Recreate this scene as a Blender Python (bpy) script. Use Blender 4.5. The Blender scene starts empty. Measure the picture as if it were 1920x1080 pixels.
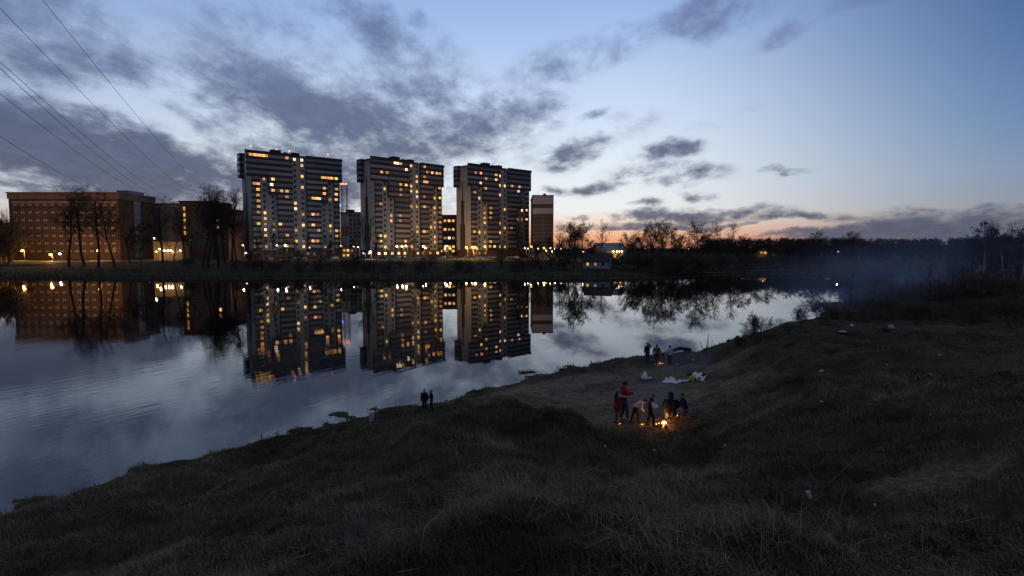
import bpy, bmesh, math, random
import numpy as np
from mathutils import Vector, Matrix, Euler
PI = math.pi
rnd = random.Random(7)
rng = np.random.default_rng(11)
scene = bpy.context.scene
col = scene.collection

# ------------------------------------------------------------------ camera model
FPX, EYE, PITCH = 1100.0, 10.5, math.atan(75 / 1100)
CP, SP = math.cos(PITCH), math.sin(PITCH)

def ray(u, v):
    cx, cy = (u - 960) / FPX, (540 - v) / FPX
    return cx, CP + SP * cy, -SP + CP * cy

def at(u, v, Y):
    x, y, z = ray(u, v)
    return Vector((x / y * Y, Y, EYE + z / y * Y))

def lin(c):
    return tuple((x / 255 / 12.92) if x / 255 <= 0.04045 else ((x / 255 + 0.055) / 1.055) ** 2.4 for x in c)

# ------------------------------------------------------------------ object helpers
def tag(o, label=None, cat=None, group=None, kind=None):
    if label: o['label'] = label
    if cat: o['category'] = cat
    if group: o['group'] = group
    if kind: o['kind'] = kind
    return o

def thing(name, label, cat, loc=(0, 0, 0), rz=0.0, group=None):
    o = bpy.data.objects.new(name, None)
    col.objects.link(o)
    o.location = loc
    o.rotation_euler = (0, 0, rz)
    o.empty_display_size = 0.3
    return tag(o, label, cat, group)

def link(name, me, parent=None, loc=(0, 0, 0), rot=(0, 0, 0)):
    o = bpy.data.objects.new(name, me)
    col.objects.link(o)
    o.location = loc
    o.rotation_euler = rot
    if parent is not None: o.parent = parent
    return o

class MB:
    """collects shapes into one mesh"""
    def __init__(s):
        s.v, s.f, s.m, s.n = [], [], [], 0
    def add(s, verts, faces, mi=0):
        b = s.n
        s.v.extend(tuple(p) for p in verts)
        s.f.extend([tuple(b + i for i in f) for f in faces])
        s.m.extend([mi] * len(faces))
        s.n += len(verts)
    def box(s, x0, x1, y0, y1, z0, z1, mi=0):
        s.add([(x0, y0, z0), (x1, y0, z0), (x1, y1, z0), (x0, y1, z0), (x0, y0, z1), (x1, y0, z1), (x1, y1, z1), (x0, y1, z1)],
              [(0, 3, 2, 1), (4, 5, 6, 7), (0, 1, 5, 4), (1, 2, 6, 5), (2, 3, 7, 6), (3, 0, 4, 7)], mi)
    def tube(s, a, b, ra, rb, n=6, mi=0, caps=True):
        a, b = Vector(a), Vector(b)
        d = (b - a)
        if d.length < 1e-6: return
        d.normalize()
        t = Vector((0, 0, 1)) if abs(d.z) < .9 else Vector((1, 0, 0))
        x = d.cross(t).normalized(); y = d.cross(x)
        vs = []
        for p, r in ((a, ra), (b, rb)):
            for k in range(n):
                w = 2 * PI * k / n
                vs.append(p + x * (r * math.cos(w)) + y * (r * math.sin(w)))
        fs = [(k, (k + 1) % n, n + (k + 1) % n, n + k) for k in range(n)]
        if caps: fs += [tuple(range(n - 1, -1, -1)), tuple(range(n, 2 * n))]
        s.add(vs, fs, mi)
    def ell(s, c, r, nu=12, nv=8, mi=0, rot=None):
        c = Vector(c); vs = [(0, 0, 1)]
        for i in range(1, nv):
            th = PI * i / nv
            for k in range(nu):
                ph = 2 * PI * k / nu
                vs.append((math.sin(th) * math.cos(ph), math.sin(th) * math.sin(ph), math.cos(th)))
        vs.append((0, 0, -1))
        out = []
        for p in vs:
            q = Vector((p[0] * r[0], p[1] * r[1], p[2] * r[2]))
            if rot is not None: q = rot @ q
            out.append(q + c)
        fs = [(0, 1 + k, 1 + (k + 1) % nu) for k in range(nu)]
        for i in range(nv - 2):
            o = 1 + i * nu
            fs += [(o + k, o + nu + k, o + nu + (k + 1) % nu, o + (k + 1) % nu) for k in range(nu)]
        o = 1 + (nv - 2) * nu; e = len(vs) - 1
        fs += [(o + (k + 1) % nu, o + k, e) for k in range(nu)]
        s.add(out, fs, mi)
    def cap(s, a, b, ra, rb, mi=0, n=12):
        s.tube(a, b, ra, rb, n, mi)
        s.ell(a, (ra,) * 3, n, 8, mi); s.ell(b, (rb,) * 3, n, 8, mi)
    def mesh(s, name, mats, smooth=False):
        me = bpy.data.meshes.new(name)
        me.from_pydata(s.v, [], s.f)
        for m in (mats if isinstance(mats, (list, tuple)) else [mats]): me.materials.append(m)
        me.polygons.foreach_set('material_index', s.m)
        if smooth: me.polygons.foreach_set('use_smooth', [True] * len(s.f))
        me.update()
        return me
    def build(s, name, mats, parent=None, loc=(0, 0, 0), rot=(0, 0, 0), smooth=False):
        return link(name, s.mesh(name, mats, smooth), parent, loc, rot)

def np_mesh(name, verts, loops, sizes, mat, colors=None, cname='tint', smooth=False):
    me = bpy.data.meshes.new(name)
    me.vertices.add(len(verts)); me.vertices.foreach_set('co', np.ascontiguousarray(verts, dtype=np.float32).ravel())
    me.loops.add(len(loops)); me.loops.foreach_set('vertex_index', np.ascontiguousarray(loops, dtype=np.int32))
    starts = np.concatenate([[0], np.cumsum(sizes)[:-1]]).astype(np.int32)
    me.polygons.add(len(sizes)); me.polygons.foreach_set('loop_start', starts)
    if smooth: me.polygons.foreach_set('use_smooth', np.ones(len(sizes), dtype=bool))
    me.update(calc_edges=True)
    if colors is not None:
        a = me.attributes.new(cname, 'FLOAT_COLOR', 'POINT')
        a.data.foreach_set('color', np.ascontiguousarray(colors, dtype=np.float32).ravel())
    me.materials.append(mat)
    return me

# ------------------------------------------------------------------ node helpers
def node(nt, typ, ins=None, **kw):
    n = nt.nodes.new(typ)
    for k, v in kw.items(): setattr(n, k, v)
    for k, v in (ins or {}).items():
        if isinstance(v, bpy.types.NodeSocket): nt.links.new(v, n.inputs[k])
        else: n.inputs[k].default_value = v
    return n

def math_n(nt, op, a, b=0.0, clamp=False):
    n = node(nt, 'ShaderNodeMath', {0: a, 1: b}, operation=op); n.use_clamp = clamp
    return n.outputs[0]

def ramp(nt, fac, stops, interp='LINEAR'):
    n = nt.nodes.new('ShaderNodeValToRGB')
    cr = n.color_ramp; cr.interpolation = interp
    while len(cr.elements) < len(stops): cr.elements.new(0.5)
    for e, (p, c) in zip(cr.elements, stops):
        e.position = p; e.color = (*c, 1) if len(c) == 3 else c
    nt.links.new(fac, n.inputs[0])
    return n.outputs[0]

def mixc(nt, fac, a, b, mode='MIX'):
    n = node(nt, 'ShaderNodeMix', data_type='RGBA', blend_type=mode)
    for k, v in ((0, fac), (6, a), (7, b)):
        if isinstance(v, bpy.types.NodeSocket): nt.links.new(v, n.inputs[k])
        elif k == 0: n.inputs[k].default_value = v
        else: n.inputs[k].default_value = (*v, 1)
    return n.outputs[2]

def new_mat(name):
    m = bpy.data.materials.new(name); m.use_nodes = True
    nt = m.node_tree
    return m, nt, nt.nodes['Principled BSDF']

def mat(name, c, rough=0.8, var=0.25, scale=3.0, spec=0.3, metal=0.0, bump=0.0):
    """surface with a little uneven wear"""
    m, nt, b = new_mat(name)
    tc = node(nt, 'ShaderNodeTexCoord')
    nz = node(nt, 'ShaderNodeTexNoise', {'Vector': tc.outputs['Object'], 'Scale': scale, 'Detail': 5.0})
    c1 = tuple(x * (1 - var) for x in c); c2 = tuple(min(1, x * (1 + var)) for x in c)
    nt.links.new(ramp(nt, nz.outputs[0], [(0.3, c1), (0.7, c2)]), b.inputs['Base Color'])
    b.inputs['Roughness'].default_value = rough
    b.inputs['Specular IOR Level'].default_value = spec
    b.inputs['Metallic'].default_value = metal
    if bump:
        bn = node(nt, 'ShaderNodeBump', {'Height': nz.outputs[0], 'Distance': bump})
        nt.links.new(bn.outputs[0], b.inputs['Normal'])
    return m

def glow(name, c, s, var=0.0, sample=False):
    m, nt, b = new_mat(name)
    nt.nodes.remove(b)
    e = node(nt, 'ShaderNodeEmission', {'Color': (*c, 1), 'Strength': s})
    if var:
        oi = node(nt, 'ShaderNodeObjectInfo')
        f = math_n(nt, 'MULTIPLY_ADD', oi.outputs['Random'], var)
        f.node.inputs[2].default_value = 1 - var / 2
        tc = node(nt, 'ShaderNodeTexCoord')
        mp = node(nt, 'ShaderNodeVectorMath', {0: tc.outputs['Object'], 1: oi.outputs['Location']}, operation='ADD')
        nz = node(nt, 'ShaderNodeTexNoise', {'Vector': mp.outputs[0], 'Scale': 1.3, 'Detail': 2.0})
        g = math_n(nt, 'MULTIPLY_ADD', nz.outputs[0], 1.6); g.node.inputs[2].default_value = 0.2
        nt.links.new(math_n(nt, 'MULTIPLY', math_n(nt, 'MULTIPLY', f, g), s), e.inputs['Strength'])
        hs = node(nt, 'ShaderNodeHueSaturation', {'Color': (*c, 1)})
        r2 = math_n(nt, 'FRACT', math_n(nt, 'MULTIPLY', oi.outputs['Random'], 7.31))
        h = math_n(nt, 'MULTIPLY_ADD', r2, 0.05); h.node.inputs[2].default_value = 0.472
        nt.links.new(h, hs.inputs['Hue'])
        nt.links.new(hs.outputs[0], e.inputs['Color'])
    nt.links.new(e.outputs[0], nt.nodes['Material Output'].inputs['Surface'])
    m.cycles.emission_sampling = 'AUTO' if sample else 'NONE'
    return m

# ------------------------------------------------------------------ world: dusk sky with clouds
def build_world():
    w = bpy.data.worlds.new('World'); scene.world = w; w.use_nodes = True
    nt = w.node_tree; bg = nt.nodes['Background']
    tc = node(nt, 'ShaderNodeTexCoord')
    D = node(nt, 'ShaderNodeVectorMath', {0: tc.outputs['Generated']}, operation='NORMALIZE').outputs[0]
    sp = node(nt, 'ShaderNodeSeparateXYZ', {0: D}); dx, dy, dz = sp.outputs
    az = math_n(nt, 'ARCTAN2', dx, dy)
    e = math_n(nt, 'MAXIMUM', dz, 0.0)
    # clear sky: bright over the sunset, deep blue away from it
    near = ramp(nt, e, [(0.0, lin((222, 142, 104))), (0.018, lin((246, 178, 138))), (0.038, lin((246, 216, 194))), (0.062, lin((240, 240, 240))),
                        (0.14, lin((226, 237, 248))), (0.22, lin((206, 223, 248))), (0.33, lin((170, 196, 238))), (0.42, lin((140, 170, 222))), (0.7, lin((72, 104, 160))), (1.0, lin((56, 84, 138)))])
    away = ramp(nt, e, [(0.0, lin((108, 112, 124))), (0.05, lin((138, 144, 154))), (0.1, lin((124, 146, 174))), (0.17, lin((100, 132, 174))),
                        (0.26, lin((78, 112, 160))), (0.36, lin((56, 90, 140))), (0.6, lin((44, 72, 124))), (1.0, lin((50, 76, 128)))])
    d = math_n(nt, 'SUBTRACT', az, 0.06)
    tr = node(nt, 'ShaderNodeMapRange', {'Value': d, 'From Min': 0.08, 'From Max': 0.74}, interpolation_type='SMOOTHSTEP').outputs[0]
    tl = node(nt, 'ShaderNodeMapRange', {'Value': math_n(nt, 'MULTIPLY', d, -1.0), 'From Min': 0.1, 'From Max': 1.7}, interpolation_type='SMOOTHSTEP').outputs[0]
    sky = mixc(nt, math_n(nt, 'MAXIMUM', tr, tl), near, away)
    # a little of the physical twilight sky on top
    ns = node(nt, 'ShaderNodeTexSky', sky_type='NISHITA', sun_disc=False, sun_elevation=math.radians(-2), sun_rotation=math.radians(4))
    sky = mixc(nt, 0.003, sky, ns.outputs[0], 'ADD')
    # clouds, laid out by direction (a cloud deck seen in perspective)
    dyc = math_n(nt, 'MAXIMUM', dy, 0.08)
    U = math_n(nt, 'DIVIDE', dx, dyc); V = math_n(nt, 'DIVIDE', dz, dyc)
    q = math_n(nt, 'DIVIDE', 1.0, math_n(nt, 'ADD', math_n(nt, 'MAXIMUM', dz, 0.0), 0.26))
    P = node(nt, 'ShaderNodeCombineXYZ', {0: math_n(nt, 'MULTIPLY', dx, q), 1: math_n(nt, 'MULTIPLY', dy, q), 2: 0.0}).outputs[0]
    mp = node(nt, 'ShaderNodeMapping', {'Vector': P, 'Rotation': (0, 0, 0.5), 'Scale': (1.0, .72, 1.0)}).outputs[0]
    n1 = node(nt, 'ShaderNodeTexNoise', {'Vector': mp, 'Scale': 3.6, 'Detail': 9.0, 'Roughness': 0.6, 'Distortion': 0.35}).outputs[0]
    n2 = node(nt, 'ShaderNodeTexNoise', {'Vector': mp, 'Scale': 11.0, 'Detail': 7.0, 'Roughness': 0.62, 'Distortion': 0.2}).outputs[0]
    n3 = node(nt, 'ShaderNodeTexNoise', {'Vector': mp, 'Scale': 27.0, 'Detail': 5.0, 'Roughness': 0.6}).outputs[0]
    wn = node(nt, 'ShaderNodeTexNoise', {'Vector': node(nt, 'ShaderNodeCombineXYZ', {0: U, 1: V}).outputs[0], 'Scale': 7.0, 'Detail': 5.0}, noise_dimensions='2D')
    wo = node(nt, 'ShaderNodeVectorMath', {0: wn.outputs['Color'], 1: (0.5, 0.5, 0.5)}, operation='SUBTRACT').outputs[0]
    wo = node(nt, 'ShaderNodeVectorMath', {0: wo, 1: (0.09, 0.05, 0.0)}, operation='MULTIPLY').outputs[0]
    UV = node(nt, 'ShaderNodeCombineXYZ', {0: U, 1: V}).outputs[0]
    UVw = node(nt, 'ShaderNodeVectorMath', {0: UV, 1: wo}, operation='ADD').outputs[0]
    # (x, y, rx, ry, tilt, weight) of each cloud mass, as directions
    masses = [(150, 290, 440, 100, -11, 1.35), (520, 325, 360, 75, -6, 1.0), (330, 345, 300, 45, -3, .8), (120, 215, 200, 30, -14, .5), (430, 250, 220, 60, -15, .5), (60, 345, 260, 40, -4, .5), (560, 205, 310, 95, -22, .95), (690, 245, 290, 90, -8, .95), (470, 150, 200, 45, -22, .5), (620, 140, 180, 50, -25, .45), (840, 120, 160, 60, -30, .4),
              (880, 240, 190, 60, 20, .85), (700, 70, 110, 52, -35, .85), (790, 165, 180, 85, -35, .75), (778, 40, 42, 30, -30, .7), (40, 40, 200, 140, -20, .75),
              (80, 105, 190, 60, -12, .85), (240, 130, 140, 45, -25, .7), (400, 120, 300, 110, -15, .45), (560, 70, 330, 100, -10, .42), (250, 160, 120, 30, -20, .5),
              (1130, 90, 170, 42, 16, .55), (1040, 115, 120, 40, 22, .5), (1330, 30, 150, 40, 18, .72), (1460, 62, 75, 22, 25, .55), (1600, 5, 150, 20, 10, .45), (1010, 227, 45, 24, 0, .6),
              (1065, 282, 85, 34, 12, .8), (1110, 213, 50, 13, 14, .7), (1180, 235, 130, 40, 10, .32), (1262, 290, 90, 24, 6, .9), (1220, 325, 95, 20, 4, .6), (1310, 330, 80, 18, 4, .55),
              (1120, 350, 75, 14, 3, .85), (1040, 351, 38, 10, 0, .8), (1240, 345, 70, 13, 0, .75), (1308, 368, 42, 11, 0, .8), (1212, 382, 36, 8, 0, .75), (1470, 322, 55, 8, 10, .6),
              (1380, 225, 110, 14, 14, .35), (1300, 403, 190, 17, 2, 1.0), (1500, 410, 160, 16, -3, .95), (1250, 424, 240, 13, 0, .9), (1700, 425, 330, 32, 2, 1.25), (1620, 440, 420, 14, 0, 1.0), (1100, 425, 90, 10, 0, .75), (1900, 386, 60, 9, 10, .6),
              (1085, 404, 30, 7, 0, .6), (1440, 429, 130, 10, 7, -1.4), (1230, 439, 210, 9, 0, -1.2), (330, 250, 190, 20, -25, -.35), (50, 332, 110, 12, -8, -.5), (200, 190, 170, 20, -22, -.2)]
    acc = None
    for (x, y, rx, ry, t, a) in masses:
        r = ray(x, y); c = (r[0] / r[1], r[2] / r[1], 0)
        m = node(nt, 'ShaderNodeMapping', {'Vector': UVw, 'Location': c, 'Rotation': (0, 0, math.radians(t)), 'Scale': (rx * 1.5 / FPX, ry * 1.55 / FPX, 1)}, vector_type='TEXTURE')
        ln = node(nt, 'ShaderNodeVectorMath', {0: m.outputs[0]}, operation='LENGTH').outputs['Value']
        s = node(nt, 'ShaderNodeMapRange', {'Value': ln, 'From Min': 0.1, 'From Max': 1.0, 'To Min': a, 'To Max': 0.0}, interpolation_type='SMOOTHSTEP').outputs[0]
        if acc is None: acc = s
        elif a < 0: acc = math_n(nt, 'ADD', acc, s)
        else:
            mx = math_n(nt, 'SMOOTH_MAX', acc, s); mx.node.inputs[2].default_value = 0.1; acc = mx
    # behind the camera and overhead: unseen cloud, greyed to lift the ground light
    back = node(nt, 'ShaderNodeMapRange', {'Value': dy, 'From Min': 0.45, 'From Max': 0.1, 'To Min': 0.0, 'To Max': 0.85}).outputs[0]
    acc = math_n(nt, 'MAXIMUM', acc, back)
    over = node(nt, 'ShaderNodeMapRange', {'Value': dz, 'From Min': 0.5, 'From Max': 0.7, 'To Min': 0.0, 'To Max': 0.9}).outputs[0]
    acc = math_n(nt, 'MAXIMUM', acc, over)
    nn = math_n(nt, 'ADD', math_n(nt, 'MULTIPLY', math_n(nt, 'SUBTRACT', n1, 0.5), 1.5), math_n(nt, 'MULTIPLY', math_n(nt, 'SUBTRACT', n2, 0.5), 1.35))
    nn = math_n(nt, 'ADD', nn, math_n(nt, 'MULTIPLY', math_n(nt, 'SUBTRACT', n3, 0.5), 0.45))
    gate = node(nt, 'ShaderNodeMapRange', {'Value': acc, 'From Min': 0.07, 'From Max': 0.45}, interpolation_type='SMOOTHSTEP').outputs[0]
    val = math_n(nt, 'ADD', acc, math_n(nt, 'MULTIPLY', nn, gate))
    alpha = node(nt, 'ShaderNodeMapRange', {'Value': val, 'From Min': 0.08, 'From Max': 1.08}, interpolation_type='SMOOTHSTEP').outputs[0]
    cc = ramp(nt, e, [(0.0, lin((88, 96, 116))), (0.06, lin((80, 86, 108))), (0.16, lin((82, 92, 121))), (0.3, lin((102, 118, 158))), (0.45, lin((84, 100, 140))), (0.62, lin((116, 118, 124))), (1.0, lin((132, 130, 130)))])
    lump = math_n(nt, 'MULTIPLY_ADD', n2, 1.1); lump.node.inputs[2].default_value = 0.44
    cc = mixc(nt, 1.0, cc, lump, 'MULTIPLY')
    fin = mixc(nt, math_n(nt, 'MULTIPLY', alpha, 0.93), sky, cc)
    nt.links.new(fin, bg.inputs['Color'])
    bg.inputs['Strength'].default_value = 1.0
    w.cycles.sampling_method = 'MANUAL'; w.cycles.sample_map_resolution = 512
build_world()

sun = bpy.data.lights.new('afterglow', 'SUN')
sun.energy = 0.6; sun.color = (1.0, 0.72, 0.5); sun.angle = math.radians(0.5)   # the sun has just set
so = bpy.data.objects.new('afterglow', sun); col.objects.link(so)
so.rotation_euler = (math.radians(92), 0, math.radians(176))

# ------------------------------------------------------------------ numeric noise
def vnoise(x, y, seed=0):
    xi = np.floor(x).astype(np.int64); yi = np.floor(y).astype(np.int64)
    fx = x - xi; fy = y - yi
    fx = fx * fx * (3 - 2 * fx); fy = fy * fy * (3 - 2 * fy)
    def h(a, b):
        n = (a * 374761393 + b * 668265263 + seed * 974634777) & 0xffffffff
        n = ((n ^ (n >> 13)) * 1274126177) & 0xffffffff
        return ((n ^ (n >> 16)) & 0xffff) / 65535.0
    return (h(xi, yi) * (1 - fx) + h(xi + 1, yi) * fx) * (1 - fy) + (h(xi, yi + 1) * (1 - fx) + h(xi + 1, yi + 1) * fx) * fy

def fbm(x, y, seed=0, oct=4):
    s, a, t = 0, 0.5, 0
    for k in range(oct):
        s = s + a * vnoise(x * 2 ** k, y * 2 ** k, seed + k); t += a; a *= 0.5
    return s / t - 0.5

def sstep(a, b, x):
    t = np.clip((x - a) / (b - a), 0, 1)
    return t * t * (3 - 2 * t)

# ------------------------------------------------------------------ ground
def wl(u, v):      # a point of the waterline
    r = ray(u, v); t = -EYE / r[2]
    return (r[0] * t, r[1] * t)

near_shore = [wl(0, 965), wl(100, 928), wl(190, 905), wl(280, 880), wl(370, 860), wl(440, 842), wl(520, 815), wl(610, 798), wl(700, 775), wl(780, 760), wl(860, 745),
              wl(930, 725), wl(1000, 707), wl(1060, 694), wl(1110, 685), wl(1200, 668), wl(1310, 660)]
lake = [(-600, 40), (-300, -50), (-90, -22), (-45, 6)] + near_shore + [(25, 66), (35, 76), (46, 87), (58, 105), (74, 130), (98, 170), (130, 208), (150, 228)] + \
       [(135, 243), wl(1420, 515.5), wl(1320, 519), wl(1240, 522), wl(1100, 523), wl(900, 522), wl(700, 522), wl(500, 522.5), wl(300, 523), wl(100, 522), wl(-100, 521), (-380, 205), (-600, 190)]
LK = np.array(lake)

def lake_dist(x, y):
    """signed distance to the water's edge, negative in the lake"""
    d = np.full(x.shape, 1e9); ins = np.zeros(x.shape, bool)
    n = len(LK)
    for i in range(n):
        ax, ay = LK[i]; bx, by = LK[(i + 1) % n]
        ex, ey = bx - ax, by - ay
        t = np.clip(((x - ax) * ex + (y - ay) * ey) / (ex * ex + ey * ey), 0, 1)
        d = np.minimum(d, np.hypot(x - ax - t * ex, y - ay - t * ey))
        c = ((ay > y) != (by > y)) & (x < (bx - ax) * (y - ay) / ((by - ay) if by != ay else 1e-9) + ax)
        ins ^= c
    return np.where(ins, -d, d)

ctrl = [(x, y, 0.0) for x, y in near_shore] + [(25, 67, .6), (35, 76, .6), (46, 87, .5), (58, 105, .5), (74, 130, .5)]
ctrl += [(0, 0, 8.75), (2, -8, 9.0), (-14, -10, 7.5), (14, -8, 8.9), (25, 2, 8.3), (40, 0, 8), (-10, 2, 6.4), (-22, 0, 3.2), (-30, 8, 1.4), (-45, -10, 1.5), (70, 0, 7), (60, 30, 5), (95, 60, 3.5), (85, 95, 3), (110, 130, 3), (120, 30, 5)]
for u, v, Y in [(0, 1080, 13), (300, 1080, 9), (600, 1080, 6.7), (960, 1080, 5.6), (1400, 1080, 5.6), (1900, 1080, 6), (500, 950, 16), (300, 960, 18.5), (150, 1010, 16.5), (700, 900, 16), (960, 950, 10.5),
                (850, 800, 22), (960, 778, 25), (900, 768, 27), (1035, 772, 25), (1100, 803, 22.5), (1128, 842, 19.3), (960, 870, 17), (750, 790, 29), (620, 835, 26.5), (1160, 812, 27.5), (1168, 850, 24), (1210, 900, 17),
                (1160, 890, 18.8), (1300, 850, 20.5), (1300, 950, 11.5), (1000, 740, 37), (1050, 712, 43), (1110, 755, 34.5), (1180, 720, 39.5), (1180, 790, 29), (1250, 795, 28.5), (1240, 683, 50), (1300, 702, 44.5),
                (1285, 752, 33), (1330, 690, 46), (1345, 742, 32), (1400, 700, 37), (1400, 655, 45), (1450, 627, 50), (1530, 606, 55), (1600, 612, 55), (1680, 606, 63), (1750, 603, 66), (1900, 612, 58), (1700, 640, 42),
                (1880, 640, 40), (1500, 680, 34), (1500, 745, 26.5), (1400, 785, 25.5), (1600, 740, 24), (1700, 700, 28), (1900, 720, 24), (1500, 830, 18), (1650, 830, 15.5), (1800, 830, 14), (1900, 900, 11),
                (1600, 950, 10), (1750, 1000, 8), (1400, 880, 16.5), (1450, 1000, 8.5), (1120, 1000, 7.9), (800, 990, 9.3), (1000, 790, 23.5), (1060, 850, 19)]:
    ctrl.append(tuple(at(u, v, Y)))
for u, v, Y, ox, oy in [(1035, 768, 25, 1.0, 1.5), (1070, 782, 24, 1.2, 1.0), (1100, 803, 22.5, 1.3, .7), (1128, 842, 19.3, 1.3, .4)]:
    p_ = at(u, v, Y); ctrl.append((p_.x, p_.y, p_.z + .15)); ctrl.append((p_.x + ox, p_.y + oy, 2.2 if Y > 20 else 2.7))
for u, v, Y in [(900, 764, 26), (960, 762, 25.5)]:
    p_ = at(u, v, Y); ctrl.append(tuple(p_)); ctrl.append((p_.x + .3, p_.y + 3.0, 2.0))
C3 = np.array(ctrl)

def tps_fit(C, lam=0.03):
    n = len(C)
    r = np.hypot(C[:, None, 0] - C[None, :, 0], C[:, None, 1] - C[None, :, 1])
    K = np.where(r > 0, r * r * np.log(r + 1e-12), 0) + lam * np.eye(n)
    Pm = np.c_[np.ones(n), C[:, :2]]
    A = np.block([[K, Pm], [Pm.T, np.zeros((3, 3))]])
    return np.linalg.solve(A, np.r_[C[:, 2], 0, 0, 0])
TW = tps_fit(C3)

def tps(x, y):
    o = TW[-3] + TW[-2] * x + TW[-1] * y
    for (cx, cy, _), w in zip(C3, TW):
        r2 = (x - cx) ** 2 + (y - cy) ** 2
        o = o + w * 0.5 * r2 * np.log(r2 + 1e-12)
    return o

def bare_mask(x, y):
    """trodden earth: the beach, the little paths"""
    m = np.zeros(x.shape)
    for (cx, cy, rx, ry, a, s) in BARE:
        c, sn = math.cos(a), math.sin(a)
        u = ((x - cx) * c + (y - cy) * sn) / rx; v = (-(x - cx) * sn + (y - cy) * c) / ry
        m = np.maximum(m, s * (1 - sstep(0.55, 1.1, np.hypot(u, v) + fbm(x * .6, y * .6, 5) * .7)))
    return m
def _b(u, v, Y, rx, ry, a, s):
    p = at(u, v, Y); return (p.x, p.y, rx, ry, a, s)
BARE = [_b(1180, 745, 34, 9, 6.5, 0.5, .95), _b(1060, 720, 41, 9, 4.2, 0.6, .95), _b(1260, 700, 45, 6, 6, 0.3, .9), _b(1760, 890, 11.5, 2.2, .9, .1, .75), _b(1420, 770, 25, 3.5, 1.2, .5, .6),
        _b(1110, 890, 18, 2.0, 1.6, 1.0, .35), _b(1000, 880, 16, 2.2, .9, .4, .35), _b(1690, 612, 58, 9, 4, 0, .5), _b(300, 1030, 13.5, 3, .6, .5, .45)]

ISL = [(*wl(u, v), r) for u, v, r in ((636, 777, .45), (522, 826, .6), (565, 806, .5), (470, 842, .5), (700, 768, .35), (990, 698, .6), (420, 852, .5), (60, 940, .5), (1075, 688, .5), (310, 885, .4), (655, 782, .3))]
def height(x, y):
    x = np.asarray(x, float); y = np.asarray(y, float)
    d = lake_dist(x, y)
    near = (y < 150)
    d = d + np.where(near, fbm(x * .4, y * .4, 3, 4) * 4.0 * sstep(-3.5, -0.8, d) * (1 - sstep(1.0, 4.5, d)) + fbm(x * 1.5, y * 1.5, 8, 3) * 1.7 * (1 - sstep(0.5, 3, np.abs(d))), 0)
    for ix, iy, ir in ISL: d = np.maximum(d, ir - np.hypot((x - ix) * .8, y - iy) + fbm(x * 2.2, y * 2.2, 19, 3) * .9)
    base = np.minimum(4.5, np.maximum(d, 0) * 0.085 + 0.05) + sstep(380, 900, y) * 3
    w = np.where(near, 1 - sstep(95, 140, y), 0.0)
    t = np.clip(np.where(near, tps(np.clip(x, -60, 130), np.clip(y, -25, 140)), 0), 0.03, 9.3)
    land = t * w + base * (1 - w)
    # tussocks and hollows
    amp = (1 - bare_mask(x, y) * .75) * w * sstep(0.2, 4, d)
    land = land + amp * (fbm(x * .30, y * .30, 21, 3) * 1.25 + fbm(x * .75, y * .75, 27, 3) * .8 + fbm(x * 1.9, y * 1.9, 31, 3) * .26) + w * fbm(x * 3.1, y * 3.1, 41, 2) * .07
    land = np.where(d > 0, np.maximum(land, 0.04 + np.minimum(d, 3) * .05), 0)
    land = np.where((d > 0) & (d < 3), np.minimum(land, 0.05 + d * 0.35), land)
    return np.where(d > 0, land, np.maximum(-1.6, d * 0.3) - 0.02)

def gz(x, y): return float(height(np.array([x]), np.array([y]))[0])

def hit(u, v, y0=3.0, y1=260.0):
    r = ray(u, v)
    Y = np.exp(np.linspace(math.log(y0), math.log(y1), 3000)); X = r[0] / r[1] * Y; Z = EYE + r[2] / r[1] * Y
    h = np.maximum(height(X, Y), 0)
    i = np.argmax(Z <= h)
    return Vector((X[i], Y[i], h[i]))

def axis(parts):
    o = [parts[0][0]]
    for a, b, st in parts:
        n = max(1, int(round((b - a) / st))); o += list(a + (b - a) * np.arange(1, n + 1) / n)
    return np.array(o)
xs = axis([(-4000, -1000, 600), (-1000, -320, 60), (-320, -60, 8), (-60, -25, 1.5), (-25, 42, .33), (42, 95, 1.0), (95, 320, 6), (320, 1000, 50), (1000, 4000, 600)])
ys = axis([(-400, -30, 60), (-30, -8, 2), (-8, 3, .7), (3, 62, .33), (62, 110, .8), (110, 190, 4), (190, 270, 2.0), (270, 420, 8), (420, 1000, 40), (1000, 5000, 800)])
GX, GY = np.meshgrid(xs, ys)
GZ = height(GX.ravel(), GY.ravel())
BM = bare_mask(GX.ravel(), GY.ravel())
nx, ny = len(xs), len(ys)
ii = np.arange(nx * ny).reshape(ny, nx)
quads = np.stack([ii[:-1, :-1], ii[:-1, 1:], ii[1:, 1:], ii[1:, :-1]], -1).reshape(-1, 4)

gm, nt, b = new_mat('dry_ground')
at_n = node(nt, 'ShaderNodeAttribute', attribute_name='tint')
tc = node(nt, 'ShaderNodeTexCoord')
na = node(nt, 'ShaderNodeTexNoise', {'Vector': tc.outputs['Object'], 'Scale': .35, 'Detail': 8.0, 'Roughness': .65})
nb = node(nt, 'ShaderNodeTexNoise', {'Vector': tc.outputs['Object'], 'Scale': 6.0, 'Detail': 6.0, 'Roughness': .7})
turf = ramp(nt, na.outputs[0], [(.34, (.016, .016, .010)), (.5, (.052, .047, .031)), (.68, (.10, .082, .058))])
soil = ramp(nt, nb.outputs[0], [(.3, (.11, .092, .072)), (.55, (.20, .168, .132)), (.75, (.28, .24, .19))])
sepc = node(nt, 'ShaderNodeSeparateColor', {0: at_n.outputs['Color']})
nbr = node(nt, 'ShaderNodeTexNoise', {'Vector': tc.outputs['Object'], 'Scale': 1.1, 'Detail': 7.0, 'Roughness': .7})
bf = math_n(nt, 'MULTIPLY', sepc.outputs[0], ramp(nt, nbr.outputs[0], [(.38, (.25,) * 3), (.56, (1,) * 3)]))
gc = mixc(nt, bf, turf, soil)
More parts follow.
